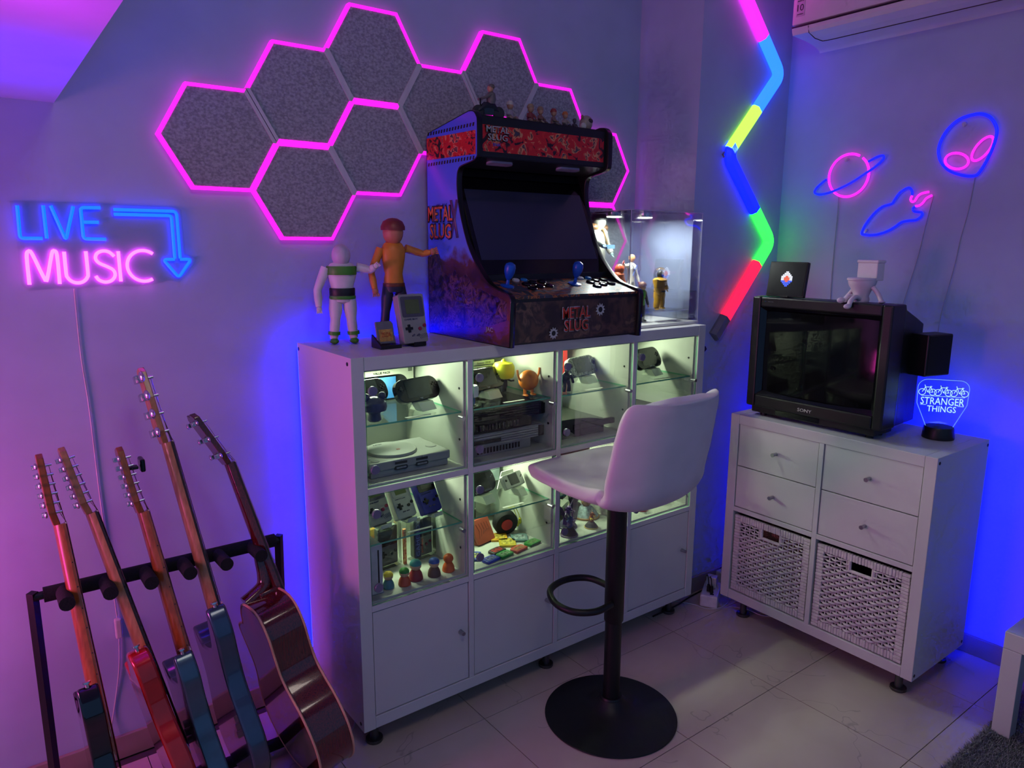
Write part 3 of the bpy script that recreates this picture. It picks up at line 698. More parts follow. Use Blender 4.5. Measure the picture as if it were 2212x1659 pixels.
for dx in (.0, .274):
    for (x, y) in ((.612, -.362), (.650, -.345), (.690, -.342), (.605, -.402), (.646, -.387), (.688, -.382)): button(x+dx, y, .0155, GLOSS)
FRM = noise_print('front_print', [(0, (16, 12, 14)), (.40, (44, 30, 28)), (.50, (86, 60, 48)), (.58, (50, 36, 36)), (.64, (112, 84, 66)), (.70, (30, 24, 26))], 13., dist=.4)
fp = slab('front_panel', (-.460, 1.200), (-.462, 1.334), -.010, FRM)
slab('front_trim', (-.463, 1.322), (-.464, 1.338), -.010, BLACK)
title(fp, (.735, -.4635, 1.262), (1, 0, 0), (0, 0, 1), .115, .075, LETR, out=mat('letter_silver', (150, 150, 160), .4))
SPK = mat('splat_white', (180, 180, 182), .5)
for (x, z, r) in ((.838, 1.286, .021), (.642, 1.222, .019)):
    pts = []
    for i in range(22):
        q = r*(1 if i % 2 == 0 else .66); pts.append((x+q*math.cos(2*PI*i/22), z+q*math.sin(2*PI*i/22)))
    sp_ = part('bullet_mark', MB().prism(pts, XZ, -.4625, -.4638), SPK, fp)
    part('bullet_hole', MB().prism([(x+r*.42*math.cos(2*PI*i/14), z+r*.42*math.sin(2*PI*i/14)) for i in range(14)], XZ, -.4636, -.4642), BLACK, sp_)
# side art prints, about half a millimetre proud of the panel
sx = AX0-.0006
band = [(-.008, 1.831), (-.295, 1.826), (-.295, 1.757), (-.008, 1.763)]
part('side_band_print', MB().prism(band, YZ, sx, AX0+.001), RED, AR)
for (za, zb_, y1) in ((1.8445, 1.8385, -.286), (1.7485, 1.7435, -.286)):
    for i in range(17):
        y = -.014-i*.0165
        part('film_mark', MB().prism([(y, za-.006), (y-.008, za-.006), (y-.011, za+.004-.000), (y-.003, za+.004)], YZ, sx, AX0+.001), OUTL, AR)
SYV, SZV = (0, -1, 0), (0, 0, 1)
text('lettering', 'SNK', LETB, AR, frame((sx, -.098, 1.612), SYV, SZV), w=.070, h=.016, bold=.02)
text('lettering_outline', 'X', mat('letter_purple', (86, 66, 110), .4), AR, frame((sx, -.172, 1.570), SYV, (0, .1, 1)), w=.052, h=.118, bold=.05)
title(AR, (sx-.0012, -.090, 1.560), SYV, SZV, .150, .104, LETO)
text('lettering', 'JAC', LET, AR, frame((sx, -.366, 1.234), SYV, SZV), w=.038, h=.018, bold=.02)
DEB = noise_print('debris_print', [(0, (30, 20, 24)), (.42, (70, 46, 44)), (.5, (100, 74, 62)), (.58, (54, 30, 34)), (.66, (130, 96, 80))], 26., dist=1.4)
deb = [(-.010, 1.200), (-.010, 1.44), (-.05, 1.47), (-.08, 1.455), (-.10, 1.40), (-.14, 1.385), (-.17, 1.41), (-.20, 1.385), (-.24, 1.40), (-.28, 1.36), (-.32, 1.355), (-.36, 1.345), (-.42, 1.335), (-.455, 1.325), (-.455, 1.27), (-.36, 1.245), (-.22, 1.225), (-.10, 1.205)]
part('debris_print', MB().prism(deb, YZ, sx+.0002, AX0+.001), DEB, AR)
# ------------------------------------------------------------------ plain toy figures (stand-ins without faces)
def col(r, g, b, rough=.45): return mat('toy_%d_%d_%d' % (r, g, b), (r, g, b), rough, var=.03)
def toy(name, label, loc, h, rz, c, hands, cat='figurine', group=None, bulk=1., head=.085, stance=.10, base=None, cap=None, extra=None, k=1):
    """c: leg, foot, torso, arm, hand, head colours; hands: (x,y,z) of both hands in units of h (x right, -y front)"""
    t = thing(name, label, cat, loc, rz, group); n = 10
    z0 = base[2] if base else 0
    if base: part('base', MB().lathe([(base[0], 0), (base[0], z0*.6), (base[0]*.9, z0)], (0, 0, 0), 18), col(*base[1]), t, local=True, smooth=True)
    B = bulk
    for s in (-1, 1):
        hip = Vector((s*.055*B*h, 0, z0+.46*h)); knee = Vector((s*(stance*.8)*h, -.01*h, z0+.25*h)); ank = Vector((s*stance*h, 0, z0+.05*h))
        l = part('leg', MB().tube([hip, hip.lerp(knee, .5), knee, knee.lerp(ank, .4), ank], [.055*h*B, .058*h*B, .043*h*B, .045*h*B, .036*h*B], n), col(*c['leg']), t, local=True, smooth=True)
        part('foot', MB().ball((s*stance*h, -.03*h, z0+.03*h), (.04*h*B, .075*h, .03*h), 10, 6), col(*c['foot']), l, local=True, smooth=True)
        sh = Vector((s*.125*B*h, 0, z0+.77*h)); hd = Vector((hands[(s+1)//2][0]*h, hands[(s+1)//2][1]*h, z0+hands[(s+1)//2][2]*h))
        mid = (sh+hd)/2+Vector((s*.05*h, .02*h, -.03*h))
        a = part('arm', MB().tube([sh, sh.lerp(mid, .6), mid, mid.lerp(hd, .5), hd], [.042*h*B, .038*h*B, .033*h*B, .034*h*B, .026*h*B], n), col(*c['arm']), t, local=True, smooth=True)
        d = (hd-mid).normalized(); hb = MB().ball(hd+d*.02*h, (.028*h, .022*h, .03*h), 8, 6)
        for q in range(4):
            f = hd+d*.035*h; sd = d.cross(Vector((0, 1, .2))).normalized(); hb.tube([f+sd*(q-1.5)*.013*h, f+sd*(q-1.5)*.017*h+d*.03*h], .0065*h, 5)
        part('hand', hb, col(*c['hand']), a, local=True, smooth=True)
    part('torso', MB().lathe([(.03*h, z0+.40*h), (.095*h*B, z0+.43*h), (.10*h*B, z0+.50*h), (.088*h*B, z0+.56*h), (.115*h*B, z0+.68*h), (.125*h*B, z0+.76*h), (.09*h*B, z0+.81*h), (.035*h, z0+.835*h), (.03*h, z0+.86*h)], (0, 0, 0), 16, sy=.72), col(*c['torso']), t, local=True, smooth=True)
    hz = z0+h-head*h*1.05
    part('head', MB().ball((0, -.01*h, hz), (head*h*.9, head*h*.95, head*h*1.1), 14, 10), col(*c['head']), t, local=True, smooth=True)
    if cap: part('cap', MB().lathe([(head*h*1.06, hz+head*h*.2), (head*h*1.06, hz+head*h*.5), (head*h*.85, hz+head*h*.95), (head*h*.4, hz+head*h*1.2), (.001, hz+head*h*1.25)], (0, -.01*h, 0), 24), col(*cap), t, local=True, smooth=True)
    if extra:
        for (nm, mb, cc) in extra(h, z0): part(nm, mb, col(*cc), t, local=True, smooth=True)
    return t
def band(z, r, hh, sy=.78): return MB().lathe([(r*.98, z), (r, z+.002), (r, z+hh-.002), (r*.98, z+hh)], (0, 0, 0), 18, sy=sy)
def ex1(h, z0):
    return [('waist', band(.49*h, .129*h, .075*h, .76), (20, 20, 22)), ('hip_band', band(.455*h, .134*h, .032*h, .76), (70, 140, 40)),
            ('chest_plate', band(.70*h, .150*h, .085*h, .8), (70, 140, 40)), ('boot_cuff', MB().cyl((-.098*h, 0, .09*h), (-.096*h, 0, .125*h), .066*h).cyl((.098*h, 0, .09*h), (.096*h, 0, .125*h), .066*h), (70, 140, 40))]
toy('toy_figure', 'white and green plastic toy figure standing at the shelf end with one arm raised', (.114, -.094, ZT), .298, math.radians(-18),
    dict(leg=(214, 206, 214), foot=(70, 140, 40), torso=(214, 206, 214), arm=(214, 206, 214), hand=(214, 206, 214), head=(196, 180, 205)), ((-.24, -.06, .38), (.33, -.06, .78)), cat='toy', bulk=1.22, head=.105, extra=ex1)
def ex2(h, z0): return [('belt', band(.455*h, .094*h, .03*h), (110, 56, 36)), ('hips', MB().lathe([(.04*h, .392*h), (.086*h, .41*h), (.092*h, .455*h)], (0, 0, 0), 18, sy=.8), (44, 48, 70)), ('collar', band(.80*h, .062*h, .025*h, .8), (150, 30, 36))]
toy('toy_figure', 'tall toy figure in orange shirt and dark jeans beside the arcade machine', (.278, -.115, ZT), .372, math.radians(-10),
    dict(leg=(44, 48, 70), foot=(100, 60, 40), torso=(214, 132, 44), arm=(214, 132, 44), hand=(190, 120, 92), head=(190, 120, 92)), ((-.18, -.05, .44), (.325, -.02, .74)), cat='toy', bulk=.86, head=.095, cap=(120, 48, 44), extra=ex2)

# ------------------------------------------------------------------ upright handheld consoles
GBG = mat('handheld_grey', (150, 148, 144), .5, var=.03); GBS = mat('handheld_silver', (168, 170, 168), .35, metal=.3, var=.03); GBP = mat('handheld_violet', (48, 48, 150), .4, var=.04)
BEZ = mat('bezel_grey', (86, 84, 98), .4); BEZD = mat('bezel_dark', (24, 24, 30), .25); LCD = mat('lcd_green', (92, 104, 62), .3, var=.05); LCDD = mat('lcd_dark', (40, 44, 46), .15)
MAG = mat('button_magenta', (160, 40, 76), .4); STAND = mat('clear_stand', (205, 215, 195), .25, var=.02)
def leaning(loc, rz, tilt):
    return Matrix.Translation(Vector(loc)) @ Matrix.Rotation(rz, 4, 'Z') @ Matrix.Rotation(-tilt, 4, 'X')
def handheld(label, loc, rz, tilt, w, h, d, body, bez, lcd, btn, word='GAME BOY', group=None, stand=STAND, slits=True, slant=True, sc=1.):
    """stands on its bottom edge at loc, front towards local -y"""
    t = thing('handheld_console', label, 'game console', loc, 0, group); L = leaning(loc, rz, tilt) @ Matrix.Translation((0, 0, .006))
    def P(a, b, q): return L @ Vector((a, q, b))
    out = rrect(w, h, .006, 3, 0, h/2); out = [(x, z) for x, z in out]
    # bigger round at the lower right corner
    out = [(min(x, w/2-.0001 if z > .02 else w/2-.018+math.sqrt(max(0, .018**2-(.018-max(z, 0))**2))), z) for x, z in rrect(w, h, .006, 6, 0, h/2)]
    b = part('body', MB().prism(out, P, -d/2, d/2), body, t, bevel=.0025)
    part('bezel', MB().prism(rrect(w*.86, h*.42, .006, 4, 0, h*.74), P, -d/2-.0012, -d/2+.001), bez, t)
    part('screen', MB().prism(rrect(w*.54, h*.29, .001, 2, 0, h*.74), P, -d/2-.0018, -d/2), lcd, t)
    part('direction_pad', MB().prism(rrect(w*.27, w*.085, .001, 2, -w*.25, h*.30), P, -d/2-.004, -d/2).prism(rrect(w*.085, w*.27, .001, 2, -w*.25, h*.30), P, -d/2-.0041, -d/2), BLACK, t)
    for (x, z) in ((w*.17, h*.285), (w*.36, h*.345)):
        part('button', MB().prism([(x+w*.062*math.cos(2*PI*i/14), z+w*.062*math.sin(2*PI*i/14)) for i in range(14)], P, -d/2-.004, -d/2), btn, t)
    R = .45 if slant else 0
    for x in (-w*.12, w*.07):
        c, s = math.cos(R), math.sin(R); rr = [(x+a*c-bb*s, h*.16+a*s+bb*c) for a, bb in rrect(w*.13, w*.045, w*.02, 3)]
        part('button', MB().prism(rr, P, -d/2-.0025, -d/2), BEZ, t)
    if slits:
        for i in range(6):
            x = w*.16+i*w*.055; z = h*.075+i*h*.006
            part('speaker_slit', MB().prism([(x, z), (x+w*.02, z), (x-w*.07+w*.02, z+h*.085), (x-w*.07, z+h*.085)], P, -d/2-.0004, -d/2), BEZ, t)
    F = lambda x, z: L @ frame((x, -d/2-.0006, z), (1, 0, 0), (0, 0, 1))
    text('lettering', word, mat('print_blue', (40, 44, 100), .5), t, F(-w*.12, h*.485), w=w*.52, h=h*.035)
    if stand:
        S = Matrix.Translation(Vector(loc)) @ Matrix.Rotation(rz, 4, 'Z')
        mb = MB(S); mb.box((0, .012, .0025), (w*.5, .07, .005)); mb.box((0, -d/2-.012, .008), (w*.45, .004, .012))
        mb.tube([(0, .012, .004), (0, .045, h*.5)], .006, 6); part('stand', mb, stand, t)
    return t
handheld('grey upright handheld console leaning on a black stand before the orange toy figure', (.268, -.262, ZT), math.radians(4), math.radians(14), .090, .148, .030, GBG, BEZ, LCD, MAG, stand=BLACK)
# cartridge on its own stand
t = thing('game_cartridge', 'grey game cartridge with gold label on a small black stand', 'game cartridge', (.176, -.262, ZT))
L = leaning((.176, -.258, ZT), math.radians(2), math.radians(14)) @ Matrix.Translation((0, 0, .012)); Pc = lambda a, b, q: L @ Vector((a, q, b))
part('shell', MB().prism([(-.029, 0), (.029, 0), (.029, .058), (.023, .066), (-.029, .066)], Pc, -.004, .004), mat('cart_grey', (112, 110, 116), .5), t, bevel=.0012)
lb = part('paper_label', MB().prism(rrect(.044, .036, .001, 2, 0, .024), Pc, -.0046, -.003), mat('gold_label', (200, 150, 70), .4, var=.15, scale=90), t)
text('lettering', 'ZELDA', mat('letter_red'), t, L @ frame((0, -.005, .026), (1, 0, 0), (0, 0, 1)), w=.030, h=.013)
part('stand', MB().bb(.142, .210, -.285, -.225, ZT, ZT+.010).prism([(-.225, ZT+.01), (-.285, ZT+.01), (-.225, ZT+.038)], YZ, .142, .148), BLACK, t)

# ------------------------------------------------------------------ wide handheld consoles
def wide(label, loc, rz, tilt, w, h, d, body, scr=LCDD, word=None, btn=BLACK, group='wide handheld consoles behind glass', round_=.42, stand=STAND, nbtn=4, wfrac=.57):
    t = thing('handheld_console', label, 'game console', loc, 0, group); L = leaning(loc, rz, tilt) @ Matrix.Translation((0, 0, .026))
    def P(a, b, q): return L @ Vector((a, q, b))
    part('body', MB().prism(rrect(w, h, h*round_, 7, 0, h/2), P, -d/2, d/2), body, t, bevel=.002, smooth=35)
    part('screen', MB().prism(rrect(w*wfrac, h*.76, .001, 2, 0, h*.54), P, -d/2-.001, -d/2), scr, t)
    x = -w*.39
    part('direction_pad', MB().prism(rrect(w*.085, w*.028, .001, 2, x, h*.60), P, -d/2-.003, -d/2).prism(rrect(w*.028, w*.085, .001, 2, x, h*.60), P, -d/2-.0031, -d/2), btn, t)
    for a in range(nbtn):
        q = (w*.39+w*.036*math.cos(PI/2*a), h*.60+w*.036*math.sin(PI/2*a)) if nbtn == 4 else (w*.37+a*w*.05, h*.56+a*.004)
        part('button', MB().prism([(q[0]+w*.016*math.cos(2*PI*i/10), q[1]+w*.016*math.sin(2*PI*i/10)) for i in range(10)], P, -d/2-.003, -d/2), btn, t)
    if word: text('lettering', word, mat('print_silver', (170, 170, 176), .4), t, L @ frame((0, -d/2-.0006, h*.075), (1, 0, 0), (0, 0, 1)), h=h*.07)
    if stand:
        S = Matrix.Translation(Vector(loc)) @ Matrix.Rotation(rz, 4, 'Z'); mb = MB(S)
        mb.prism([(-.030, 0), (-.012, .024), (.014, .024), (.030, 0)], YZ, -w*.17, w*.17); part('stand', mb, stand, t)
    return t
G2, G1 = .9932, .9932-.354+0; G1 = .6392
DKP = mat('piano_black', (8, 8, 10), .18, var=.05); CLEARP = mat('clear_smoke_shell', (150, 156, 146), .2, var=0., alt=(60, 64, 60), scale=120)
wide('wide black handheld console on a clear stand before the value pack box', (.288, -.268, G2), math.radians(12), math.radians(28), .170, .074, .020, DKP, word='PSP')
wide('wide black handheld console at the left behind the dark blue round figure', (.135, -.215, G2), math.radians(12), math.radians(28), .170, .074, .020, mat('piano_black'))
wide('wide black handheld console beside the orange round figure', (.556, -.245, G2), math.radians(12), math.radians(28), .170, .074, .020, mat('piano_black'), word='PSP')
wide('wide see-through handheld console on a clear stand', (1.000, -.235, G2), math.radians(12), math.radians(28), .170, .074, .020, CLEARP, word='PSP')
wide('wide black handheld console alone behind the rightmost top glass door', (1.322, -.262, G2), math.radians(12), math.radians(28), .182, .083, .019, mat('piano_black'), word='PSVITA')
NAVY = mat('navy_plastic', (26, 28, 48), .35); t_btn = mat('button_pale', (150, 150, 160), .4)
wide('dark navy handheld console with pale buttons on the shelf above the cartridges', (.527, -.255, G1), math.radians(12), math.radians(30), .144, .082, .024, NAVY, word='GAME BOY ADVANCE', btn=t_btn, nbtn=2, wfrac=.48)
wide('small silver handheld console leaning before a white card', (.662, -.262, G1), math.radians(14), math.radians(32), .101, .050, .017, mat('handheld_silver'), btn=BLACK, nbtn=2, round_=.14, wfrac=.46)
handheld('grey upright handheld console at the left end of its glass shelf', (.143, -.250, G1), math.radians(10), math.radians(30), .088, .140, .028, GBG, BEZ, LCD, MAG, group='upright handheld consoles behind glass')
handheld('small silver upright handheld console in the middle of its glass shelf', (.234, -.250, G1), math.radians(10), math.radians(30), .078, .128, .025, GBS, mat('handheld_silver'), LCD, BLACK, word='GAME BOY pocket', group='upright handheld consoles behind glass', slits=False, slant=False)
handheld('violet upright handheld console at the right of its glass shelf', (.322, -.258, G1), math.radians(10), math.radians(30), .078, .133, .027, GBP, BEZD, LCDD, BLACK, word='GAME BOY COLOR', group='upright handheld consoles behind glass', slits=False, slant=False)

# ------------------------------------------------------------------ row two, first cell
F2, F1 = CZ[2]+.006, CZ[1]+.006
t = thing('console_box', 'white VALUE PACK console box with a blue screen printed on it', 'box', (.235, -.06, G2))
part('carton', MB().bb(.110, .358, -.085, -.030, G2, G2+.146), mat('carton_white', (226, 228, 214), .5, var=.02), t, bevel=.001)
pr_ = part('printed_console', MB().prism(rrect(.215, .082, .034, 6, .228, G2+.040), XZ, -.0862, -.085), mat('piano_black'), t)
part('printed_screen', MB().prism(rrect(.138, .070, .001, 2, .222, G2+.040), XZ, -.0868, -.0855), mat('screen_blue', (56, 130, 214), .3, alt=(110, 180, 240), scale=14, var=0), pr_)
text('lettering', 'VALUE PACK', INK, t, frame((.242, -.0856, G2+.090), (1, 0, 0), (0, 0, 1)), w=.06, h=.007)
part('printed_mark', MB().prism(rrect(.014, .014, .001, 2, .345, G2+.094), XZ, -.0860, -.085), mat('mark_grey', (120, 124, 112), .5), t)
PLUM = (58, 54, 92)
t = thing('round_figure', 'dark blue round headed vinyl figure behind the first glass door', 'figurine', (.096, -.325, G2))
part('body', MB().lathe([(.016, 0), (.020, .004), (.017, .022), (.020, .028), (.034, .032), (.037, .042), (.034, .056), (.018, .068), (.002, .072)], (0, 0, 0), 18), col(*PLUM), t, local=True, smooth=True)
for s in (-1, 1): part('ear', MB().ball((s*.025, 0, .070), (.013, .008, .013), 10, 6), col(*PLUM), t, local=True, smooth=True)
t = thing('disc_console', 'grey disc game console with a round lid behind the first glass door', 'game console', (.20, -.235, F2))
GC = mat('console_grey', (150, 150, 148), .55, var=.02)
x0, x1, y0, y1 = .070, .342, -.335, -.145
part('lower_shell', MB().bb(x0+.006, x1-.006, y0+.004, y1, F2, F2+.022), GC, t, bevel=.003); part('upper_shell', MB().bb(x0, x1, y0, y1, F2+.020, F2+.047), GC, t, bevel=.004)
part('disc_lid', MB().lathe([(.078, 0), (.079, .004), (.077, .009), (.070, .011), (.001, .012)], (.188, -.240, F2+.046), 40), GC, t, smooth=True)
for (x, y, r) in ((.098, -.315, .013), (.316, -.262, .017), (.090, -.285, .008)):
    part('button', MB().lathe([(r, 0), (r, .0022), (r*.9, .003)], (x, y, F2+.0465), 20), GC, t, smooth=True)
for i, x in enumerate((.172, .242)):
    part('memory_slot', MB().bb(x-.020, x+.020, y0-.0006, y0+.002, F2+.0330, F2+.0405), mat('slot_dark', (40, 40, 44), .6), t)
    pt = part('controller_port', MB().prism(rrect(.042, .012, .004, 3, x, F2+.022), XZ, y0-.0016, y0+.004), mat('slot_dark'), t)
    for q in range(3): part('pin_block', MB().bb(x-.016+q*.011, x-.006+q*.011, y0-.0022, y0, F2+.0195, F2+.0245), GREYP, pt)
    text('lettering', str(i+1), INK, t, frame((x, y0-.0007, F2+.0438), (1, 0, 0), (0, 0, 1)), h=.004)
text('lettering', 'SONY', INK, t, frame((.165, -.196, F2+.0588), (1, 0, 0), (0, 1, 0)), w=.030, h=.005)
text('lettering', 'PS', mat('letter_red'), t, frame((.195, -.275, F2+.0588), (1, 0, 0), (0, 1, 0)), w=.010, h=.009)

# ------------------------------------------------------------------ row two, second cell
t0g = 'game cases stacked on the glass shelf'
for k, (wd, pl_) in enumerate((('Warfare 2', 'topmost'), ('Soccer 2010', 'second from the top'), ('Soccer 2009', 'third from the top'))):
    z = G2+.088+k*.0 ; z = G2+.128-.018*(k+1)
    t = thing('game_case', '%s white game case in the pile beside the yellow vinyl figure' % pl_, 'game case', (.555, -.095, z), 0, t0g)
    part('case', MB().bb(.470, .640, -.150, -.04, z+.0005, z+.0155), mat('case_white', (214, 220, 206), .3), t, bevel=.001)
    text('lettering', wd, INK, t, frame((.595, -.1507, z+.008), (1, 0, 0), (0, 0, 1)), w=.055, h=.007)
t = thing('game_case_pile', 'lower part of the white game case pile behind the second top door', 'game cases', (.555, -.095, G2))
for k in range(4): part('case', MB().bb(.470, .640, -.150, -.04, G2+.0005+k*.0182, G2+.0165+k*.0182), mat('case_white'), t, bevel=.001)
YEL, ORA = (226, 226, 40), (232, 128, 34)
t = thing('vinyl_figure', 'yellow box headed vinyl figure behind the second top door', 'figurine', (.647, -.195, G2))
part('head', MB().lathe([(.020, .045), (.034, .050), (.038, .066), (.038, .088), (.031, .100), (.010, .105), (.005, .112), (.001, .114)], (0, 0, 0), 16), col(*YEL), t, local=True, smooth=True)
part('body', MB().lathe([(.010, .012), (.014, .02), (.012, .048)], (0, 0, 0), 14), col(60, 62, 70), t, local=True, smooth=True)
for s in (-1, 1):
    part('leg', MB().cyl((s*.006, 0, 0), (s*.006, 0, .014), .005, n=8), col(60, 62, 70), t, local=True)
    part('arm', MB().tube([(s*.010, -.002, .044), (s*.024, -.010, .036), (s*.034, -.016, .038)], .0032, 6), col(60, 62, 70), t, local=True, smooth=True)
t = thing('vinyl_figure', 'orange round vinyl figure with raised arms behind the second top door', 'figurine', (.672, -.302, G2))
part('body', MB().ball((0, 0, .054), (.036, .031, .034), 18, 12), col(*ORA), t, local=True, smooth=True)
for s in (-1, 1):
    part('arm', MB().tube(spline([(s*.030, 0, .052), (s*.040, 0, .064), (s*.045, 0, .078), (s*.047, 0, .092)], 4, False), .0036, 8), col(*ORA), t, local=True, smooth=True)
    part('leg', MB().tube([(s*.015, 0, .030), (s*.015, 0, .005)], .0055, 8).ball((s*.016, -.006, .0045), (.009, .014, .0045), 8, 6), col(*ORA), t, local=True, smooth=True)
t = thing('vinyl_figure', 'white headed vinyl figure with blue body behind the second top door', 'figurine', (.425, -.330, G2))
part('head', MB().lathe([(.012, .030), (.022, .034), (.023, .060), (.018, .068), (.001, .071)], (0, 0, 0), 16), col(222, 222, 220), t, local=True, smooth=True)
part('body', MB().lathe([(.010, .008), (.012, .02), (.009, .032)], (0, 0, 0), 12), col(40, 90, 150), t, local=True, smooth=True)
part('feet', MB().ball((-.007, -.004, .004), (.006, .010, .004), 8, 6).ball((.007, -.004, .004), (.006, .010, .004), 8, 6), BLACK, t, local=True)
def ribbed(label, x0, x1, y0, y1, z, m, dm, front=True):
    t = thing('ribbed_console', label, 'game console', ((x0+x1)/2, (y0+y1)/2, z))
    part('lower_block', MB().bb(x0, x1-.045, y0+.012, y1, z, z+.034), m, t, bevel=.002)
    part('upper_block', MB().bb(x0, x1, y0+.004, y1, z+.034, z+.075), m, t, bevel=.002)
    for k in range(5): part('rib', MB().bb(x0, x1-.022, y0, y0+.006, z+.036+k*.0078, z+.0415+k*.0078), m, t, bevel=.0008)
    part('port_block', MB().bb(x1-.020, x1+.001, y0-.001, y0+.006, z+.037, z+.073), dm, t, bevel=.001)
    for k in range(14): part('vent_slot', MB().bb(x0+.045+k*.0125, x0+.053+k*.0125, y0+.0114, y0+.013, z+.008, z+.026), dm, t)
    part('disc_tray', MB().bb(x0+.02, x0+.13, y0-.0008, y0+.004, z+.044, z+.056), dm, t)
    return t
SILV = mat('console_silver', (150, 152, 156), .35, metal=.4)
ribbed('silver ribbed game console under the black one', .405, .712, -.335, -.10, F2, SILV, BLACK)
ribbed('black ribbed game console lying on top of the silver one', .400, .716, -.335, -.09, F2+.0756, mat('console_black', (13, 13, 16), .5, spec=.3), GLOSS)

# ------------------------------------------------------------------ row two, third and fourth cell
t = thing('slim_console', 'black slim game console with a curved top behind the third top door', 'game console', (.90, -.2, F2))
cur = [(-.03, F2+.024)]+[(-.03-(.29)*q/10, F2+.060+.014*math.sin(PI*(.15+.85*q/10))-.010*(q/10)) for q in range(11)]+[(-.32, F2+.024)]
part('body', MB().bb(.752, 1.010, -.320, -.04, F2, F2+.030), mat('console_black'), t, bevel=.003)
top = [(.752, F2+.030)]+[(.752+.300*q/12, F2+.030+.036*math.cos(PI/2*(q/12)**1.6)+.006) for q in range(13)]+[(1.052, F2+.030)]
part('curved_lid', MB().prism(top, XZ, -.330, -.04), mat('console_satin', (44, 48, 46), .35), t, bevel=.002, smooth=30)
part('gloss_band', MB().bb(.850, 1.050, -.334, -.318, F2+.030, F2+.050), GLOSS, t, bevel=.002)
text('lettering', 'PS3', mat('print_dark', (26, 26, 30), .2), t, frame((.84, -.20, F2+.0712), (1, 0, -.03), (0, 1, 0)), w=.08, h=.022)
single('red_box', 'narrow red box standing in the back of the third top cell', 'box', MB().bb(.940, 1.024, -.095, -.04, G2, G2+.130), mat('red_card', (206, 52, 50), .5), bevel=.001)
t = thing('robot_figurine', 'dark glossy robot figurine at the left of the see-through handheld', 'figurine', (.830, -.312, G2))
part('legs', MB().tube([(-.008, 0, .035), (-.010, -.004, .018), (-.012, 0, 0)], [.007, .006, .008], 8).tube([(.008, 0, .035), (.010, -.004, .018), (.012, 0, 0)], [.007, .006, .008], 8), mat('gun_metal', (60, 62, 68), .25, metal=.6), t, local=True, smooth=True)
part('torso', MB().lathe([(.008, .030), (.014, .04), (.018, .056), (.010, .064), (.008, .066)], (0, 0, 0), 10, sy=.7), mat('gun_metal'), t, local=True)
part('head', MB().ball((0, -.002, .071), (.008, .008, .009), 10, 6), mat('gun_metal'), t, local=True, smooth=True)
part('arms', MB().tube([(-.017, 0, .056), (-.024, -.004, .04), (-.022, -.014, .028)], .005, 7).tube([(.017, 0, .056), (.024, -.004, .04), (.020, -.014, .030)], .005, 7), mat('gun_metal'), t, local=True, smooth=True)
single('dark_console', 'dark flat console low behind the rightmost top door', 'game console', MB().bb(1.130, 1.355, -.30, -.05, F2, F2+.05), mat('console_black'), bevel=.004)

# ------------------------------------------------------------------ row one, first cell
t = thing('tower_console', 'white upright console at the left behind the first lower door', 'game console', (.075, -.255, F1))
WI = mat('console_white', (196, 196, 200), .35)
part('body', MB().bb(.052, .098, -.345, -.19, F1+.004, F1+.158), WI, t, bevel=.003); part('foot_stand', MB().bb(.048, .102, -.340, -.20, F1, F1+.006), GREYP, t, bevel=.001)
part('disc_slot', MB().prism(rrect(.0045, .118, .002, 3, .084, F1+.083), XZ, -.3455, -.343), BLACK, t)
text('lettering', 'Wii', mat('print_grey', (110, 110, 118), .5), t, frame((.075, -.3456, F1+.018), (1, 0, 0), (0, 0, 1)), h=.007)
CASEC = glass('clear_plastic', (.9, .93, .9), .7, .08)
def boxed(label, x, y, rz, body, bez, btn, w=.082, h=.142):
    t = thing('boxed_handheld', label, 'game console', (x, y, F1), rz, 'handhelds in clear plastic cases')
    L = leaning((x, y, F1), rz, .0) @ Matrix.Translation((0, 0, .006)); P = lambda a, b, q: L @ Vector((a, q, b))
    part('handheld', MB().prism(rrect(w*.92, h*.92, .006, 4, 0, h*.48), P, -.010, .010), body, t, bevel=.002)
    part('bezel', MB().prism(rrect(w*.86, h*.44, .004, 3, 0, h*.71), P, -.0110, -.009), bez, t)
    part('direction_pad', MB().prism(rrect(w*.26, w*.08, .001, 2, -w*.22, h*.30), P, -.013, -.009).prism(rrect(w*.08, w*.26, .001, 2, -w*.22, h*.30), P, -.0131, -.009), BLACK, t)
    for (a, b) in ((w*.16, h*.28), (w*.34, h*.33)): part('button', MB().prism([(a+w*.06*math.cos(2*PI*i/12), b+w*.06*math.sin(2*PI*i/12)) for i in range(12)], P, -.013, -.009), btn, t)
    part('clear_case', MB().prism(rrect(w*1.12, h*1.04, .003, 2, 0, h*.50), P, -.020, .020), CASEC, t)
    return t, L
boxed('grey handheld in a clear case behind the toy dolls, dark screen half', .190, -.185, math.radians(8), mat('case_grey', (120, 122, 118), .5), BEZD, mat('button_dark_green', (60, 74, 66), .5))
t, L = boxed('boxed pocket handheld with a blue spine print behind the blue capped doll', .318, -.185, math.radians(8), mat('case_clear_grey', (140, 142, 138), .5), mat('bezel_brown', (60, 52, 58), .4), MAG)
part('spine_print', MB().prism(rrect(.022, .136, .001, 2, -.030, .076), lambda a, b, q: L @ Vector((a, q, b)), -.0216, -.0205), mat('print_navy', (34, 38, 92), .5), t)
text('lettering', 'GAMEBOY', mat('print_sky', (90, 110, 190), .5), t, L @ frame((-.030, -.0222, .076), (0, 0, 1), (-1, 0, 0)), w=.125, h=.014)
text('lettering', 'pocket', mat('letter_red'), t, L @ frame((-.012, -.0212, .045), (0, 0, 1), (-1, 0, 0)), w=.05, h=.010)
t = single('candy_stick', 'red and yellow patterned stick box between the two clear cases', 'box', MB().bb(.243, .253, -.205, -.195, F1, F1+.12), mat('candy_print', (190, 50, 50), .4, alt=(226, 190, 120), scale=130, var=0), bevel=.0008)
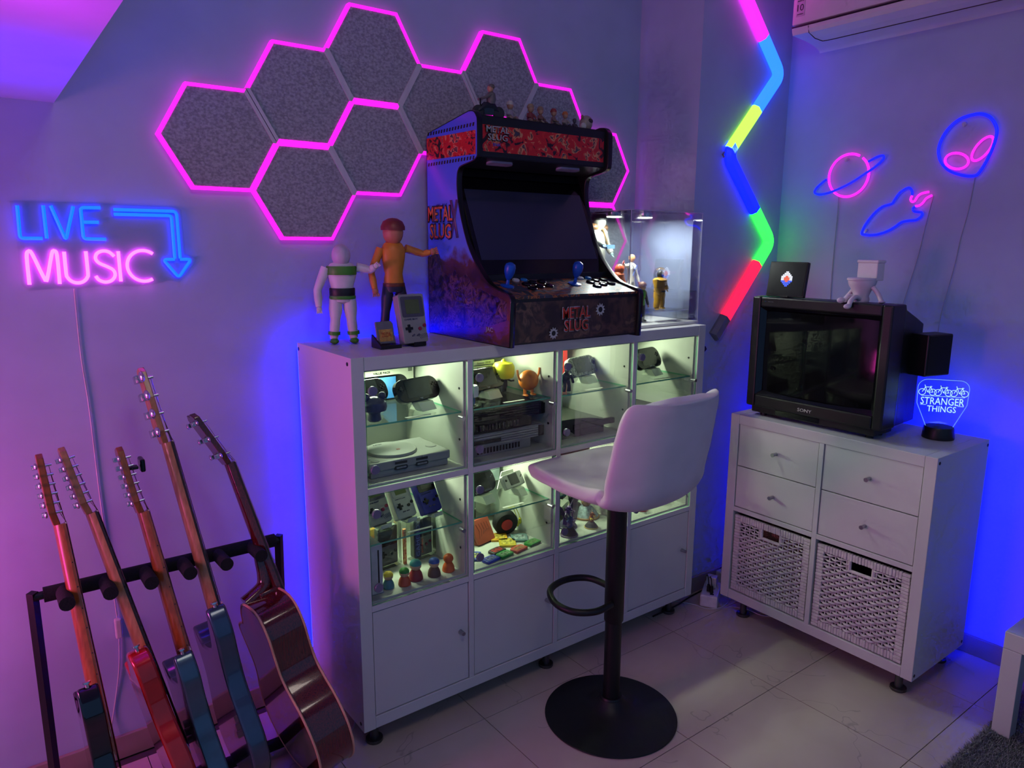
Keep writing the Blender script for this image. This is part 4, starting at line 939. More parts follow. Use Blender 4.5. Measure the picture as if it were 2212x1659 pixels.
t = thing('yellow_pack', 'yellow and red packet at the back left of the first lower cell', 'box', (.19, -.085, F1))
part('packet', MB().bb(.165, .212, -.10, -.07, F1, F1+.10), mat('yellow_print', (222, 200, 60), .5, alt=(200, 60, 50), scale=40, var=0), t)
def doll(label, x, y, h, body, head, cap=None):
    t = thing('peg_doll', label, 'figurine', (x, y, F1), 0, 'plain peg dolls in the first lower cell')
    part('body', MB().lathe([(.32*h, 0), (.35*h, .03*h), (.35*h, .10*h), (.30*h, .32*h), (.20*h, .50*h), (.12*h, .55*h)], (0, 0, 0), 20), col(*body), t, local=True, smooth=True)
    part('head', MB().ball((0, 0, .72*h), (.28*h, .28*h, .27*h), 18, 12), col(*head), t, local=True, smooth=True)
    if cap: part('cap', MB().lathe([(.29*h, .76*h), (.28*h, .84*h), (.20*h, .95*h), (.001, h)], (0, 0, 0), 20), col(*cap), t, local=True, smooth=True)
SKIN = (226, 178, 140)
doll('plain peg doll with yellow top and teal body beside the white tower console', .128, -.318, .052, (70, 130, 140), SKIN, (230, 200, 60))
doll('plain peg doll with green top and orange body', .176, -.330, .055, (206, 84, 50), SKIN, (64, 150, 60))
doll('big plain peg doll with teal top and wine red body', .222, -.318, .065, (150, 40, 52), SKIN, (50, 140, 140))
doll('plain peg doll with blue top and brown body', .281, -.330, .060, (104, 72, 66), SKIN, (50, 90, 170))
doll('plain peg doll all in orange at the right of the row', .336, -.326, .058, (222, 96, 36), (226, 104, 40))

# ------------------------------------------------------------------ row one, second cell
def cart(label, x, y, rz, c, lab, big=False):
    w, l, d = (.058, .062, .008) if big else (.057, .035, .009)
    t = thing('game_cartridge', label, 'game cartridge', (x, y, F1), rz, 'coloured game cartridges lying in the second lower cell')
    out = [(-w/2, -l/2), (w/2, -l/2), (w/2, l/2-.004), (w*.3, l/2), (-w*.3, l/2), (-w/2, l/2-.004)]
    part('shell', MB().prism(out, XY, 0, d), mat('cart_%d_%d_%d' % c, c, .35), t, local=True, bevel=.001)
    part('paper_label', MB().prism(rrect(w*.72, l*.62, .002, 3, 0, -.001), XY, d-.0005, d+.0005), mat('cart_label_%d_%d_%d' % lab, lab, .35, alt=tuple(int(v*.5) for v in c), scale=110, var=0), t, local=True)
    return t
A = math.radians(-32)
cart('amber game cartridge by the foot of the round black pouch', .616, -.212, A, (206, 150, 40), (226, 200, 90), True)
cart('large gold game cartridge in the middle of the cell floor', .612, -.268, A, (190, 168, 50), (232, 214, 100), True)
cart('large grey teal game cartridge near the right wall of its cell', .672, -.258, A, (100, 128, 130), (180, 196, 196), True)
cart('large blue game cartridge behind the lower door hinge', .452, -.290, A, (44, 70, 160), (214, 210, 120), True)
cart('black game cartridge with a red label', .542, -.302, math.radians(12), (52, 48, 52), (206, 60, 56))
cart('rightmost green game cartridge in its row', .682, -.318, math.radians(12), (44, 140, 60), (130, 170, 90))
cart('red game cartridge between the two green ones', .612, -.332, math.radians(12), (206, 70, 52), (190, 150, 90))
cart('green game cartridge at the front beside the blue one', .546, -.340, math.radians(12), (40, 150, 70), (170, 200, 160))
cart('small clear blue game cartridge at the front left', .487, -.345, math.radians(12), (50, 66, 190), (150, 160, 220))
t = thing('flip_console', 'rust red folded handheld console leaning in the second lower cell', 'game console', (.556, -.215, F1))
L = leaning((.556, -.215, F1), math.radians(12), math.radians(28)); P = lambda a, b, q: L @ Vector((a, q, b))
RUST = mat('rust_plastic', (160, 72, 52), .45, var=.05)
part('lid', MB().prism(rrect(.084, .086, .005, 4, 0, .043), P, -.012, 0), RUST, t, bevel=.002); part('base', MB().prism(rrect(.084, .086, .005, 4, 0, .043), P, .001, .013), RUST, t, bevel=.002)
part('hinge_bar', MB().tube([P(-.034, .085, 0), P(.034, .085, 0)], .005, 10), RUST, t, smooth=True)
for k in range(5): part('groove', MB().tube([P(-.030+k*.012, .020+.006*k, -.0122), P(-.020+k*.012, .045, -.0122), P(-.026+k*.013, .070, -.0122)], .0007, 5), mat('rust_dark', (96, 40, 32), .6), t)
t = thing('round_pouch', 'round black zip pouch with a plain red disc patch', 'pouch', (.664, -.165, F1))
part('pouch', MB().lathe([(.040, 0), (.045, .006), (.045, .030), (.040, .036), (.001, .038)], (.664, -.172, F1+.046), 32, Matrix.Rotation(PI/2+.15, 3, 'X') @ Matrix.Rotation(-.25, 3, 'Y')), mat('black_canvas', (26, 26, 30), .8), t, smooth=True)
Lp = Matrix.Translation((.664, -.172, F1+.046)) @ Matrix.Rotation(PI/2+.15, 4, 'X') @ Matrix.Rotation(-.25, 4, 'Y'); Pp = lambda a, b, q: Lp @ Vector((a, b, q))
part('patch', MB().prism([(.021*math.cos(2*PI*i/28), .021*math.sin(2*PI*i/28)) for i in range(28)], Pp, .0365, .0395), mat('patch_red', (196, 44, 54), .5), t)
t = thing('keyring_strap', 'thin yellow strap with two small charms hanging on the black pouch', 'strap', (.700, -.185, F1))
part('strap', MB().tube(spline([(.672, -.168, F1+.092), (.690, -.195, F1+.090), (.700, -.200, F1+.066), (.704, -.205, F1+.040)], 5, False), .0013, 6).tube(spline([(.676, -.168, F1+.092), (.698, -.19, F1+.094), (.712, -.198, F1+.070), (.716, -.203, F1+.046)], 5, False), .0013, 6), col(224, 214, 50), t, smooth=True)
for p in ((.704, -.205, F1+.030), (.716, -.203, F1+.037)): part('charm', MB().ball(p, (.006, .005, .009), 8, 6).ball((p[0], p[1], p[2]+.010), .005, 8, 6), col(228, 220, 50), t, smooth=True)
single('instruction_card', 'dark printed card at the back of the second lower cell', 'card', MB().bb(.50, .62, -.06, -.055, F1, F1+.09), mat('dark_card', (84, 60, 54), .5, alt=(40, 34, 36), scale=40, var=0))
single('white_card', 'plain white card standing behind the small silver handheld', 'card', MB().prism([(.632, G1), (.716, G1), (.700, G1+.062), (.650, G1+.060)], XZ, -.18, -.177), mat('card_white', (222, 226, 216), .5))
t = single('grey_box', 'blue grey printed box at the back of the second lower glass shelf', 'box', MB().bb(.545, .700, -.10, -.05, G1, G1+.115), mat('box_blue_grey', (108, 128, 132), .5, alt=(150, 168, 168), scale=18, var=0), bevel=.001)

# ------------------------------------------------------------------ row one, third and fourth cell: plain creature figurines on round bases
def creature(label, x, y, h, body, acc, base, horns=2, wings=False, rz=0.):
    t = thing('creature_figurine', label, 'figurine', (x, y, F1), rz, 'plain creature figurines in the lower cells')
    part('base', MB().lathe([(.36*h, 0), (.37*h, .05*h), (.30*h, .16*h), (.18*h, .30*h), (.10*h, .33*h)], (0, 0, 0), 16), mat('rock_%d' % base[0], base, .7, var=.2, scale=120, bump=.8), t, local=True, smooth=True)
    part('base_rim', MB().lathe([(.37*h, 0), (.385*h, .01*h), (.385*h, .05*h), (.36*h, .06*h)], (0, 0, 0), 18), col(*acc), t, local=True, smooth=True)
    part('body', MB().lathe([(.06*h, .30*h), (.13*h, .38*h), (.15*h, .50*h), (.11*h, .62*h), (.05*h, .68*h)], (0, 0, 0), 12), col(*body), t, local=True, smooth=True)
    part('head', MB().ball((0, -.03*h, .75*h), (.12*h, .13*h, .11*h), 12, 8).ball((0, -.14*h, .72*h), (.07*h, .08*h, .05*h), 8, 6), col(*body), t, local=True, smooth=True)
    for s in (-1, 1):
        part('arm', MB().tube([(s*.12*h, 0, .56*h), (s*.25*h, -.06*h, .50*h), (s*.27*h, -.13*h, .60*h)], [.05*h, .045*h, .055*h], 7), col(*acc), t, local=True, smooth=True)
        if horns: part('horn', MB().tube([(s*.07*h, 0, .82*h), (s*.13*h, .02*h, .93*h), (s*.12*h, .03*h, 1.0*h)], [.035*h, .022*h, .003*h], 7), col(210, 200, 170), t, local=True, smooth=True)
        if wings: part('wing', MB().prism([(s*.08*h, .55*h), (s*.45*h, .95*h), (s*.50*h, .62*h), (s*.34*h, .56*h), (s*.22*h, .46*h)], XZ, .05*h, .07*h), col(*acc), t, local=True)
    return t
creature('winged violet figurine on a rock base behind the third lower door', .838, -.335, .085, (60, 90, 150), (110, 60, 130), (60, 56, 50), wings=True, rz=.4)
creature('small rust brown figurine with yellow fists on a rock base', .952, -.328, .068, (176, 92, 52), (206, 176, 60), (58, 58, 60), rz=.5)
creature('purple winged figurine behind the rust brown one', .885, -.272, .095, (96, 60, 128), (70, 44, 100), (70, 70, 90), wings=True, rz=.3)
creature('tall dark figurine at the back of the third lower cell', .985, -.190, .150, (60, 58, 62), (40, 40, 44), (50, 60, 50), rz=.3)
creature('tall golden brown figurine at the back right of the third lower cell', 1.010, -.235, .135, (150, 100, 60), (176, 130, 60), (150, 170, 176), rz=.3)
creature('white headed figurine at the back left of the third lower cell', .895, -.185, .150, (206, 204, 196), (44, 40, 46), (60, 58, 60), horns=0, rz=.3)
creature('blue figurine on a turquoise base behind the fourth lower door', 1.235, -.312, .070, (40, 70, 130), (180, 50, 50), (60, 150, 160), rz=.4)
creature('red orange figurine on a red base near the right wall of its cell', 1.352, -.295, .080, (206, 90, 40), (190, 40, 36), (180, 60, 44), rz=.4)
single('red_console_case', 'glossy red flat box on the third lower glass shelf', 'game console', MB().bb(.760, .920, -.345, -.25, G1+.122, G1+.146), mat('gloss_red', (206, 30, 36), .15), bevel=.004)
single('white_box_stack', 'white box carrying the glossy red flat box', 'box', MB().bb(.765, .915, -.338, -.245, G1, G1+.1215), mat('carton_white'), bevel=.001)
# ------------------------------------------------------------------ clear display case with action figures
DC = thing('display_case', 'clear acrylic display case with puck lights beside the arcade machine', 'display case', (1.29, -.175, ZT))
dx0, dx1, dy0, dy1, dz1 = 1.098, 1.484, -.335, -.020, 1.612
part('base_plate', MB().bb(dx0-.003, dx1+.002, dy0-.004, dy1+.004, ZT+.0005, ZT+.011), WHITE, DC, bevel=.001)
AEDGE = mat('acrylic_edge', (190, 185, 215), .2)
for nm, b in (('pane', (dx0, dx1, dy0, dy0+.003, ZT+.011, dz1)), ('pane', (dx0, dx0+.003, dy0, dy1, ZT+.011, dz1)), ('pane', (dx1-.003, dx1, dy0, dy1, ZT+.011, dz1)),
              ('pane', (dx0, dx1, dy1-.003, dy1, ZT+.011, dz1)), ('lid', (dx0, dx1, dy0, dy1, dz1, dz1+.003))):
    part(nm, MB().bb(*b), ACRYL, DC)
eb = MB()
for (x, y) in ((dx0, dy0), (dx1, dy0), (dx0, dy1), (dx1, dy1)): eb.cyl((x, y, ZT+.011), (x, y, dz1), .0016, n=6)
for (a, b) in (((dx0, dy0), (dx1, dy0)), ((dx0, dy0), (dx0, dy1)), ((dx1, dy0), (dx1, dy1)), ((dx0, dy1), (dx1, dy1))): eb.cyl((a[0], a[1], dz1+.001), (b[0], b[1], dz1+.001), .0014, n=6)
part('edge_seam', eb, AEDGE, DC)
for i, (x, y) in enumerate(((1.165, -.18), (1.318, -.195))):
    p = part('puck_light', MB().lathe([(.029, -.016), (.030, -.014), (.030, 0)], (x, y, dz1), 28), CHROME, DC, smooth=True)
    part('lens', MB().lathe([(.026, -.019), (.027, -.0155)], (x, y, dz1), 28), glow('puck_lens', (.92, 1., .86), 9.), p, smooth=True)
    area('puck_lamp', (x, y, dz1-.021), (x, y, ZT), .05, (.90, 1., .92), 2.3, p)
part('wire', MB().tube(spline([(1.10, -.10, dz1-.004), (1.165, -.17, dz1-.006), (1.24, -.17, dz1-.003), (1.318, -.19, dz1-.006)], 5, False), .0012, 5), mat('grey_cord'), DC, smooth=True)
RA = thing('acrylic_riser', 'clear acrylic riser carrying the mustard suited figurine', 'display stand', (1.36, -.245, ZT+.011))
part('riser_top', MB().bb(1.262, 1.470, -.300, -.205, ZT+.0520, ZT+.0545), ACRYL, RA)
for x in (1.264, 1.468): part('riser_leg', MB().bb(x-.0015, x+.0015, -.300, -.205, ZT+.0115, ZT+.052), ACRYL, RA)
part('riser_edge', MB().cyl((1.262, -.300, ZT+.0532), (1.470, -.300, ZT+.0532), .0011, n=5).cyl((1.470, -.300, ZT+.0532), (1.470, -.300, ZT+.012), .0011, n=5), AEDGE, RA)
MUS = (206, 154, 44)
def ex3(h, z0): return [('belt', band(.455*h, .190*h, .035*h), (60, 48, 44)), ('chest_box', MB().box((0, -.11*h, .66*h), (.14*h, .05*h, .10*h)), (54, 60, 120)), ('side_pack', MB().box((.24*h, 0, .40*h), (.07*h, .08*h, .17*h)), (36, 34, 38))]
f = toy('action_figure', 'stout action figure in a mustard suit with a clear round helmet', (1.352, -.252, ZT+.0547), .150, math.radians(20),
    dict(leg=MUS, foot=MUS, torso=MUS, arm=MUS, hand=MUS, head=(36, 34, 36)), ((-.20, -.10, .42), (.36, -.06, .50)), bulk=1.95, head=.10, stance=.18, extra=ex3, group='action figures in the display case')
part('helmet', MB().ball((0, -.002, .137), .027, 16, 12), ACRYL, f, local=True, smooth=True)
toy('action_figure', 'slim white action figure with long blue legs in the display case', (1.318, -.130, ZT+.075), .190, math.radians(15),
    dict(leg=(210, 208, 196), foot=(206, 204, 196), torso=(214, 212, 200), arm=(214, 212, 200), hand=(190, 60, 56), head=(200, 140, 90)), ((-.36, -.02, .82), (.24, -.06, .42)), bulk=1.0, head=.075, stance=.14, group='action figures in the display case',
    extra=lambda h, z0: [('harness', MB().tube([(-.10*h, -.085*h, .78*h), (.09*h, -.095*h, .56*h)], .008*h, 6).tube([(.10*h, -.085*h, .78*h), (-.09*h, -.095*h, .56*h)], .008*h, 6), (50, 80, 160)), ('shin_guard', MB().cyl((-.125*h, 0, .10*h), (-.115*h, 0, .20*h), .046*h).cyl((.125*h, 0, .10*h), (.115*h, 0, .20*h), .046*h), (50, 90, 170))])
toy('action_figure', 'green vested action figure low in the display case', (1.262, -.245, ZT+.0115), .150, math.radians(15),
    dict(leg=(90, 86, 80), foot=(50, 48, 48), torso=(90, 190, 70), arm=(40, 40, 44), hand=(200, 150, 110), head=(206, 150, 106)), ((-.22, -.06, .45), (.24, -.06, .42)), bulk=1.15, head=.10, cap=(120, 80, 50), group='action figures in the display case')
toy('action_figure', 'big white action figure with brown shoulder gear at the back of the display case', (1.175, -.085, ZT+.12), .300, math.radians(25),
    dict(leg=(130, 130, 122), foot=(100, 92, 84), torso=(140, 140, 130), arm=(140, 140, 130), hand=(120, 146, 146), head=(150, 150, 142)), ((-.16, -.14, .60), (.24, -.10, .50)), bulk=1.35, head=.10, cap=(40, 40, 44), group='action figures in the display case',
    extra=lambda h, z0: [('shoulder_gear', MB().ball((-.17*h, 0, .82*h), (.09*h, .07*h, .05*h)).ball((.17*h, 0, .82*h), (.09*h, .07*h, .05*h)), (110, 76, 44)), ('chest_strap', MB().tube([(-.10*h, -.10*h, .80*h), (.08*h, -.11*h, .58*h)], .018*h, 6), (120, 90, 50)), ('toy_blaster', MB().box((-.05*h, -.18*h, .58*h), (.26*h, .05*h, .05*h)).cyl((-.18*h, -.18*h, .58*h), (-.30*h, -.18*h, .58*h), .018*h, n=8), (90, 130, 170))])
toy('action_figure', 'orange round action figure seen through the left pane of the display case', (1.190, -.190, ZT+.065), .165, math.radians(25),
    dict(leg=(200, 100, 50), foot=(200, 96, 46), torso=(206, 96, 50), arm=(206, 96, 50), hand=(214, 130, 80), head=(214, 90, 50)), ((-.26, -.08, .56), (.24, -.08, .50)), bulk=1.35, head=.12, group='action figures in the display case')
RB = thing('acrylic_riser', 'clear acrylic riser under the back row figures of the display case', 'display stand', (1.24, -.11, ZT+.011))
part('riser_top', MB().bb(1.112, 1.245, -.150, -.030, ZT+.1172, ZT+.1197), ACRYL, RB); part('riser_leg', MB().bb(1.112, 1.115, -.150, -.030, ZT+.0115, ZT+.117), ACRYL, RB); part('riser_leg', MB().bb(1.242, 1.245, -.150, -.030, ZT+.0115, ZT+.117), ACRYL, RB)
RC = thing('acrylic_riser', 'small clear acrylic riser under the slim white figure', 'display stand', (1.32, -.13, ZT+.011))
part('riser_top', MB().bb(1.268, 1.372, -.180, -.085, ZT+.0722, ZT+.0747), ACRYL, RC); part('riser_leg', MB().bb(1.268, 1.271, -.180, -.085, ZT+.0115, ZT+.072), ACRYL, RC); part('riser_leg', MB().bb(1.369, 1.372, -.180, -.085, ZT+.0115, ZT+.072), ACRYL, RC)
RD = thing('acrylic_riser', 'small clear acrylic riser under the orange figure', 'display stand', (1.19, -.2, ZT+.011))
part('riser_top', MB().bb(1.140, 1.240, -.240, -.156, ZT+.0622, ZT+.0647), ACRYL, RD); part('riser_leg', MB().bb(1.140, 1.143, -.240, -.156, ZT+.0115, ZT+.062), ACRYL, RD); part('riser_leg', MB().bb(1.237, 1.240, -.240, -.156, ZT+.0115, ZT+.062), ACRYL, RD)

# ------------------------------------------------------------------ small figurines on top of the arcade machine
def topz(y): return 1.876+(y+.275)*(1.838-1.876)/.255
AG = 'small figurines on top of the arcade machine'
y = -.243
SB = Matrix.Scale(1.3, 4)
t = thing('motorbike_figurine', 'grey toy rider on a small motorbike at the left on the arcade top', 'figurine', (.550, y, topz(y)), -.15, AG)
for x in (-.026, .028): part('wheel', MB(SB).lathe([(.013, -.004), (.015, -.002), (.015, .002), (.013, .004)], (x, 0, .015), 16, Matrix.Rotation(PI/2, 3, 'X')), mat('tyre', (40, 40, 46), .7), t, local=True, smooth=True)
part('bike_body', MB(SB).tube([(-.026, 0, .017), (-.008, 0, .030), (.012, 0, .030), (.028, 0, .017)], [.005, .009, .009, .004], 8).box((0, 0, .018), (.026, .012, .016)).tube([(-.020, 0, .030), (-.026, -.012, .042)], .002, 5), mat('gun_metal'), t, local=True, smooth=True)
part('rider', MB(SB).lathe([(.009, .034), (.012, .045), (.010, .058), (.005, .062)], (.008, 0, 0), 10).tube([(.004, .008, .055), (-.012, .010, .046), (-.022, .008, .044)], .0035, 6).tube([(.004, -.008, .055), (-.012, -.010, .046), (-.022, -.008, .044)], .0035, 6), col(96, 92, 90), t, local=True, smooth=True)
part('head', MB(SB).ball((.006, 0, .069), (.008, .008, .009), 10, 6), col(170, 130, 100), t, local=True, smooth=True); part('helmet', MB(SB).ball((.008, 0, .073), (.009, .009, .007), 10, 6), col(90, 86, 74), t, local=True, smooth=True)
def seated(label, x, h, shirt, leg, head, hat, y=-.248):
    t = thing('seated_figurine', label, 'figurine', (x, y, topz(y)), random.uniform(-.2, .6), AG)
    part('legs', MB().tube([(-.12*h, 0, .12*h), (-.22*h, -.25*h, .16*h), (-.16*h, -.40*h, .06*h)], [.10*h, .09*h, .07*h], 7).tube([(.12*h, 0, .12*h), (.22*h, -.25*h, .16*h), (.16*h, -.40*h, .06*h)], [.10*h, .09*h, .07*h], 7), col(*leg), t, local=True, smooth=True)
    part('torso', MB().lathe([(.10*h, 0), (.20*h, .06*h), (.20*h, .25*h), (.17*h, .48*h), (.08*h, .58*h)], (0, 0, 0), 12, sy=.8), col(*shirt), t, local=True, smooth=True)
    part('arms', MB().tube([(-.17*h, 0, .48*h), (-.28*h, -.10*h, .32*h), (-.14*h, -.25*h, .28*h)], .06*h, 6).tube([(.17*h, 0, .48*h), (.28*h, -.10*h, .32*h), (.14*h, -.25*h, .28*h)], .06*h, 6), col(*shirt), t, local=True, smooth=True)
    part('head', MB().ball((0, -.02*h, .74*h), (.17*h, .17*h, .19*h), 12, 8), col(*head), t, local=True, smooth=True)
    part('hat', MB().lathe([(.19*h, .78*h), (.19*h, .86*h), (.12*h, .98*h), (.001, h)], (0, 0, 0), 12), col(*hat), t, local=True, smooth=True)
SK = (180, 130, 104)
seated('pale seated figurine with light hat second on the arcade top', .630, .062, (150, 140, 150), (130, 110, 100), SK, (176, 170, 160))
seated('maroon shirted seated figurine with beige hat on the arcade top', .712, .062, (130, 50, 50), (120, 96, 80), SK, (150, 120, 90))
seated('brown seated figurine close beside the maroon one', .752, .058, (120, 80, 70), (90, 76, 66), SK, (140, 110, 84))
seated('seated figurine with red hat on the arcade top', .808, .058, (120, 96, 84), (76, 66, 62), SK, (150, 54, 44))
seated('orange haired seated figurine on the arcade top', .858, .054, (140, 126, 116), (60, 58, 66), SK, (196, 110, 50))
seated('dark low figurine before the round beige one on the arcade top', .900, .036, (54, 52, 60), (50, 48, 52), (70, 66, 70), (60, 58, 62))
t = thing('round_creature_figurine', 'round beige creature figurine at the right on the arcade top', 'figurine', (.955, -.245, topz(-.245)), .3, AG)
part('body', MB().ball((0, 0, .026), (.024, .022, .026), 16, 10), col(160, 140, 126), t, local=True, smooth=True)
part('mouth', MB().ball((0, -.017, .032), (.013, .008, .009), 10, 6), col(50, 34, 36), t, local=True, smooth=True)
for s in (-1, 1): part('ear', MB().ball((s*.025, 0, .044), (.008, .004, .007), 8, 6), col(150, 100, 90), t, local=True, smooth=True)
part('egg', MB().ball((-.028, -.006, .012), (.011, .011, .013), 10, 8), col(196, 190, 180), t, local=True, smooth=True)

# ------------------------------------------------------------------ television and the things on it
TVM = mat('tv_plastic', (13, 13, 16), .42, var=.05); TVG = mat('tv_gloss', (14, 14, 18), .18)
TV = thing('television', 'black tube television with curved screen on the low cabinet', 'television', (1.76, -.765, ZB))
xf, ya, yb_, za, zb = 1.600, -.500, -1.030, .8815, 1.3033
bz = MB()  # bezel frame
sa, sb, sz0, sz1 = -.535, -.995, .928, 1.264
bz.bb(xf, xf+.09, ya, sa, za, zb); bz.bb(xf, xf+.09, sb, yb_, za, zb); bz.bb(xf, xf+.09, sa, sb, za, sz0); bz.bb(xf, xf+.09, sa, sb, sz1, zb)
part('bezel', bz, TVM, TV, bevel=.006)
fr = MB(); m0 = .016
pin = [(sa-m0, sz1-m0), (sb+m0, sz1-m0), (sb+m0, sz0+m0), (sa-m0, sz0+m0)]; pout = [(sa, sz1), (sb, sz1), (sb, sz0), (sa, sz0)]
io = [fr._v((xf+.003, p[0], p[1])) for p in pout]; ii = [fr._v((xf+.022, p[0], p[1])) for p in pin]
for i in range(4): fr.face(io[i], io[(i+1) % 4], ii[(i+1) % 4], ii[i])
part('inner_bezel', fr, TVG, TV)
sc_ = MB(); n, mrow = 14, 10; ids = []
for i in range(n+1):
    for j in range(mrow+1):
        u, v = i/n*2-1, j/mrow*2-1
        ids.append(sc_._v((xf+.010+.011*u*u+.003*v*v, (sa+sb)/2+u*(sa-sb-2*m0+.004)/2, (sz0+sz1)/2+v*(sz1-sz0-2*m0+.004)/2)))
for i in range(n):
    for j in range(mrow):
        a = i*(mrow+1)+j; sc_.face(ids[a], ids[a+1], ids[a+mrow+2], ids[a+mrow+1])
part('screen', sc_, mat('tube_glass', (13, 14, 15), .07, spec=.28, var=.02), TV, smooth=True)
hull = MB()
secs = [(xf+.088, ya, yb_, za, zb), (xf+.100, ya-.006, yb_+.006, za+.002, zb-.004), (xf+.115, ya-.02, yb_+.009, za, zb-.020), (1.80, ya-.05, yb_+.014, za, zb-.050), (1.872, ya-.08, yb_+.020, za, zb-.076), (1.89, ya-.12, yb_+.09, za+.01, zb-.13), (1.985, ya-.15, yb_+.15, za+.02, zb-.18)]
rg = [[hull._v((x, a, z0)), hull._v((x, b, z0)), hull._v((x, b, z1)), hull._v((x, a, z1))] and [len(hull.v)-4, len(hull.v)-3, len(hull.v)-2, len(hull.v)-1] for x, a, b, z0, z1 in secs]
for p, q in zip(rg, rg[1:]):
    for j in range(4): hull.face(p[j], p[(j+1) % 4], q[(j+1) % 4], q[j])
hull.face(*rg[0][::-1]); hull.face(*rg[-1])
part('rear_housing', hull, TVM, TV, bevel=.004)
part('plinth', MB().bb(xf+.018, 1.74, ya-.015, yb_+.03, za-.026, za+.002), TVM, TV, bevel=.003)
for x in (xf+.05, 1.71):
    for y_ in (ya-.05, yb_+.06): part('foot', MB().cyl((x, y_, ZB), (x, y_, za-.02), .013, n=14), BLACK, TV, smooth=True)
part('flap', MB().bb(xf+.0165, xf+.020, -.62, -.80, za-.022, za-.003), TVG, TV, bevel=.001)
text('lettering', 'SONY', mat('logo_silver', (186, 184, 180), .35), TV, frame((xf-.0004, -.7495, .9015), (0, -1, 0), (0, 0, 1)), w=.056, h=.0125, bold=.01)
for k, c in enumerate(((190, 60, 60), (60, 150, 70), (70, 90, 190))): part('badge_dot', MB().ball((xf-.0002, -.545-.006*k, 1.286), .0014, 6, 4), col(*c), TV)
text('lettering', 'TRINITRON', mat('print_grey'), TV, frame((xf-.0004, -.578, 1.286), (0, -1, 0), (0, 0, 1)), w=.024, h=.0035)
sp = MB(Matrix.Translation((1.822, -1.062, 1.130)) @ Matrix.Rotation(math.radians(-14), 4, 'Z')); sp.box((0, 0, 0), (.118, .070, .142))
s_ = part('side_speaker', sp, TVM, TV, bevel=.004)
part('speaker_cloth', MB(Matrix.Translation((1.822, -1.062, 1.130)) @ Matrix.Rotation(math.radians(-14), 4, 'Z')).box((0, -.035, 0), (.108, .004, .132)), mat('speaker_cloth', (12, 13, 22), .95, bump=.6, scale=400), s_)
# pixel display
t = thing('pixel_display', 'square black pixel display with a small lit pattern on the television', 'display', (1.625, -.625, zb))
L = Matrix.Translation((1.622, -.622, zb+.001)) @ Matrix.Rotation(math.radians(-90+2), 4, 'Z') @ Matrix.Rotation(math.radians(-9), 4, 'X'); P = lambda a, b, q: L @ Vector((a, q, b))
part('case', MB().prism(rrect(.150, .128, .004, 4, 0, .066), P, -.008, .008), BLACK, t, bevel=.0015); part('matrix_face', MB().prism(rrect(.142, .120, .002, 3, 0, .066), P, -.0092, -.0075), mat('matrix_dark', (10, 11, 16), .3, var=.6, scale=700), t)
pat = ['...ww...', '..wwww..', '.wwwwww.', 'wwwrrwww', 'wwrrrrww', 'wwrrrrww', 'bbbrrbbb', '.bbbbbb.', '..bbbb..', '...bb...']
PXC = {'w': glow('pixel_white', (.8, .85, 1.), 1.1), 'r': glow('pixel_red', (1., .12, .06), 1.1), 'b': glow('pixel_blue', (.04, .10, 1.), 1.2)}
for r_, row in enumerate(pat):
    for c_, ch in enumerate(row):
        if ch != '.': part('pixel', MB().prism(rrect(.0046, .0046, .001, 1, (c_-3.5)*.0056, .092-r_*.0056), P, -.0100, -.009), PXC[ch], t)
part('foot_stand', MB().prism(rrect(.03, .006, .001, 2, 0, .003), P, -.010, .03), BLACK, t)
# toilet shaped planter figure
CER = mat('white_ceramic', (216, 204, 214), .5, var=.02)
t = thing('toilet_planter', 'white toilet shaped figure with arms and crossed legs sitting on the television', 'ornament', (1.665, -.885, zb), math.radians(-14))
part('bowl', MB().lathe([(.028, 0), (.030, .008), (.026, .020), (.034, .040), (.046, .058), (.049, .070), (.049, .076), (.042, .077)], (0, 0, 0), 26, sx=1.0, sy=.86), CER, t, local=True, smooth=True)
part('seat_rim', MB().lathe([(.030, .070), (.050, .074), (.051, .079), (.048, .082), (.030, .082)], (-.002, 0, 0), 26, sx=1.04, sy=.86), CER, t, local=True, smooth=True)
part('tank', MB().box((.034, 0, .103), (.034, .082, .060)).box((.034, 0, .137), (.038, .088, .010)), CER, t, local=True, bevel=.003)
for s in (-1, 1):
    part('arm', MB().tube(spline([(.010, s*.036, .052), (.014, s*.056, .030), (.010, s*.076, .005)], 5, False), [.0075]*11, 10).ball((.004, s*.082, .005), (.015, .008, .005), 10, 6), CER, t, local=True, smooth=True)
part('leg', MB().tube(spline([(-.020, .012, .012), (-.042, .010, .020), (-.056, .014, .008), (-.060, .014, -.004)], 4, False), .008, 10).ball((-.073, .016, -.006+.012), (.017, .010, .010), 12, 8), CER, t, local=True, smooth=True)
part('leg', MB().tube(spline([(-.020, -.012, .012), (-.045, -.016, .018), (-.066, -.018, .006), (-.074, -.020, -.012)], 4, False), .008, 10).ball((-.082, -.021, -.012), (.015, .010, .009), 12, 8), CER, t, local=True, smooth=True)
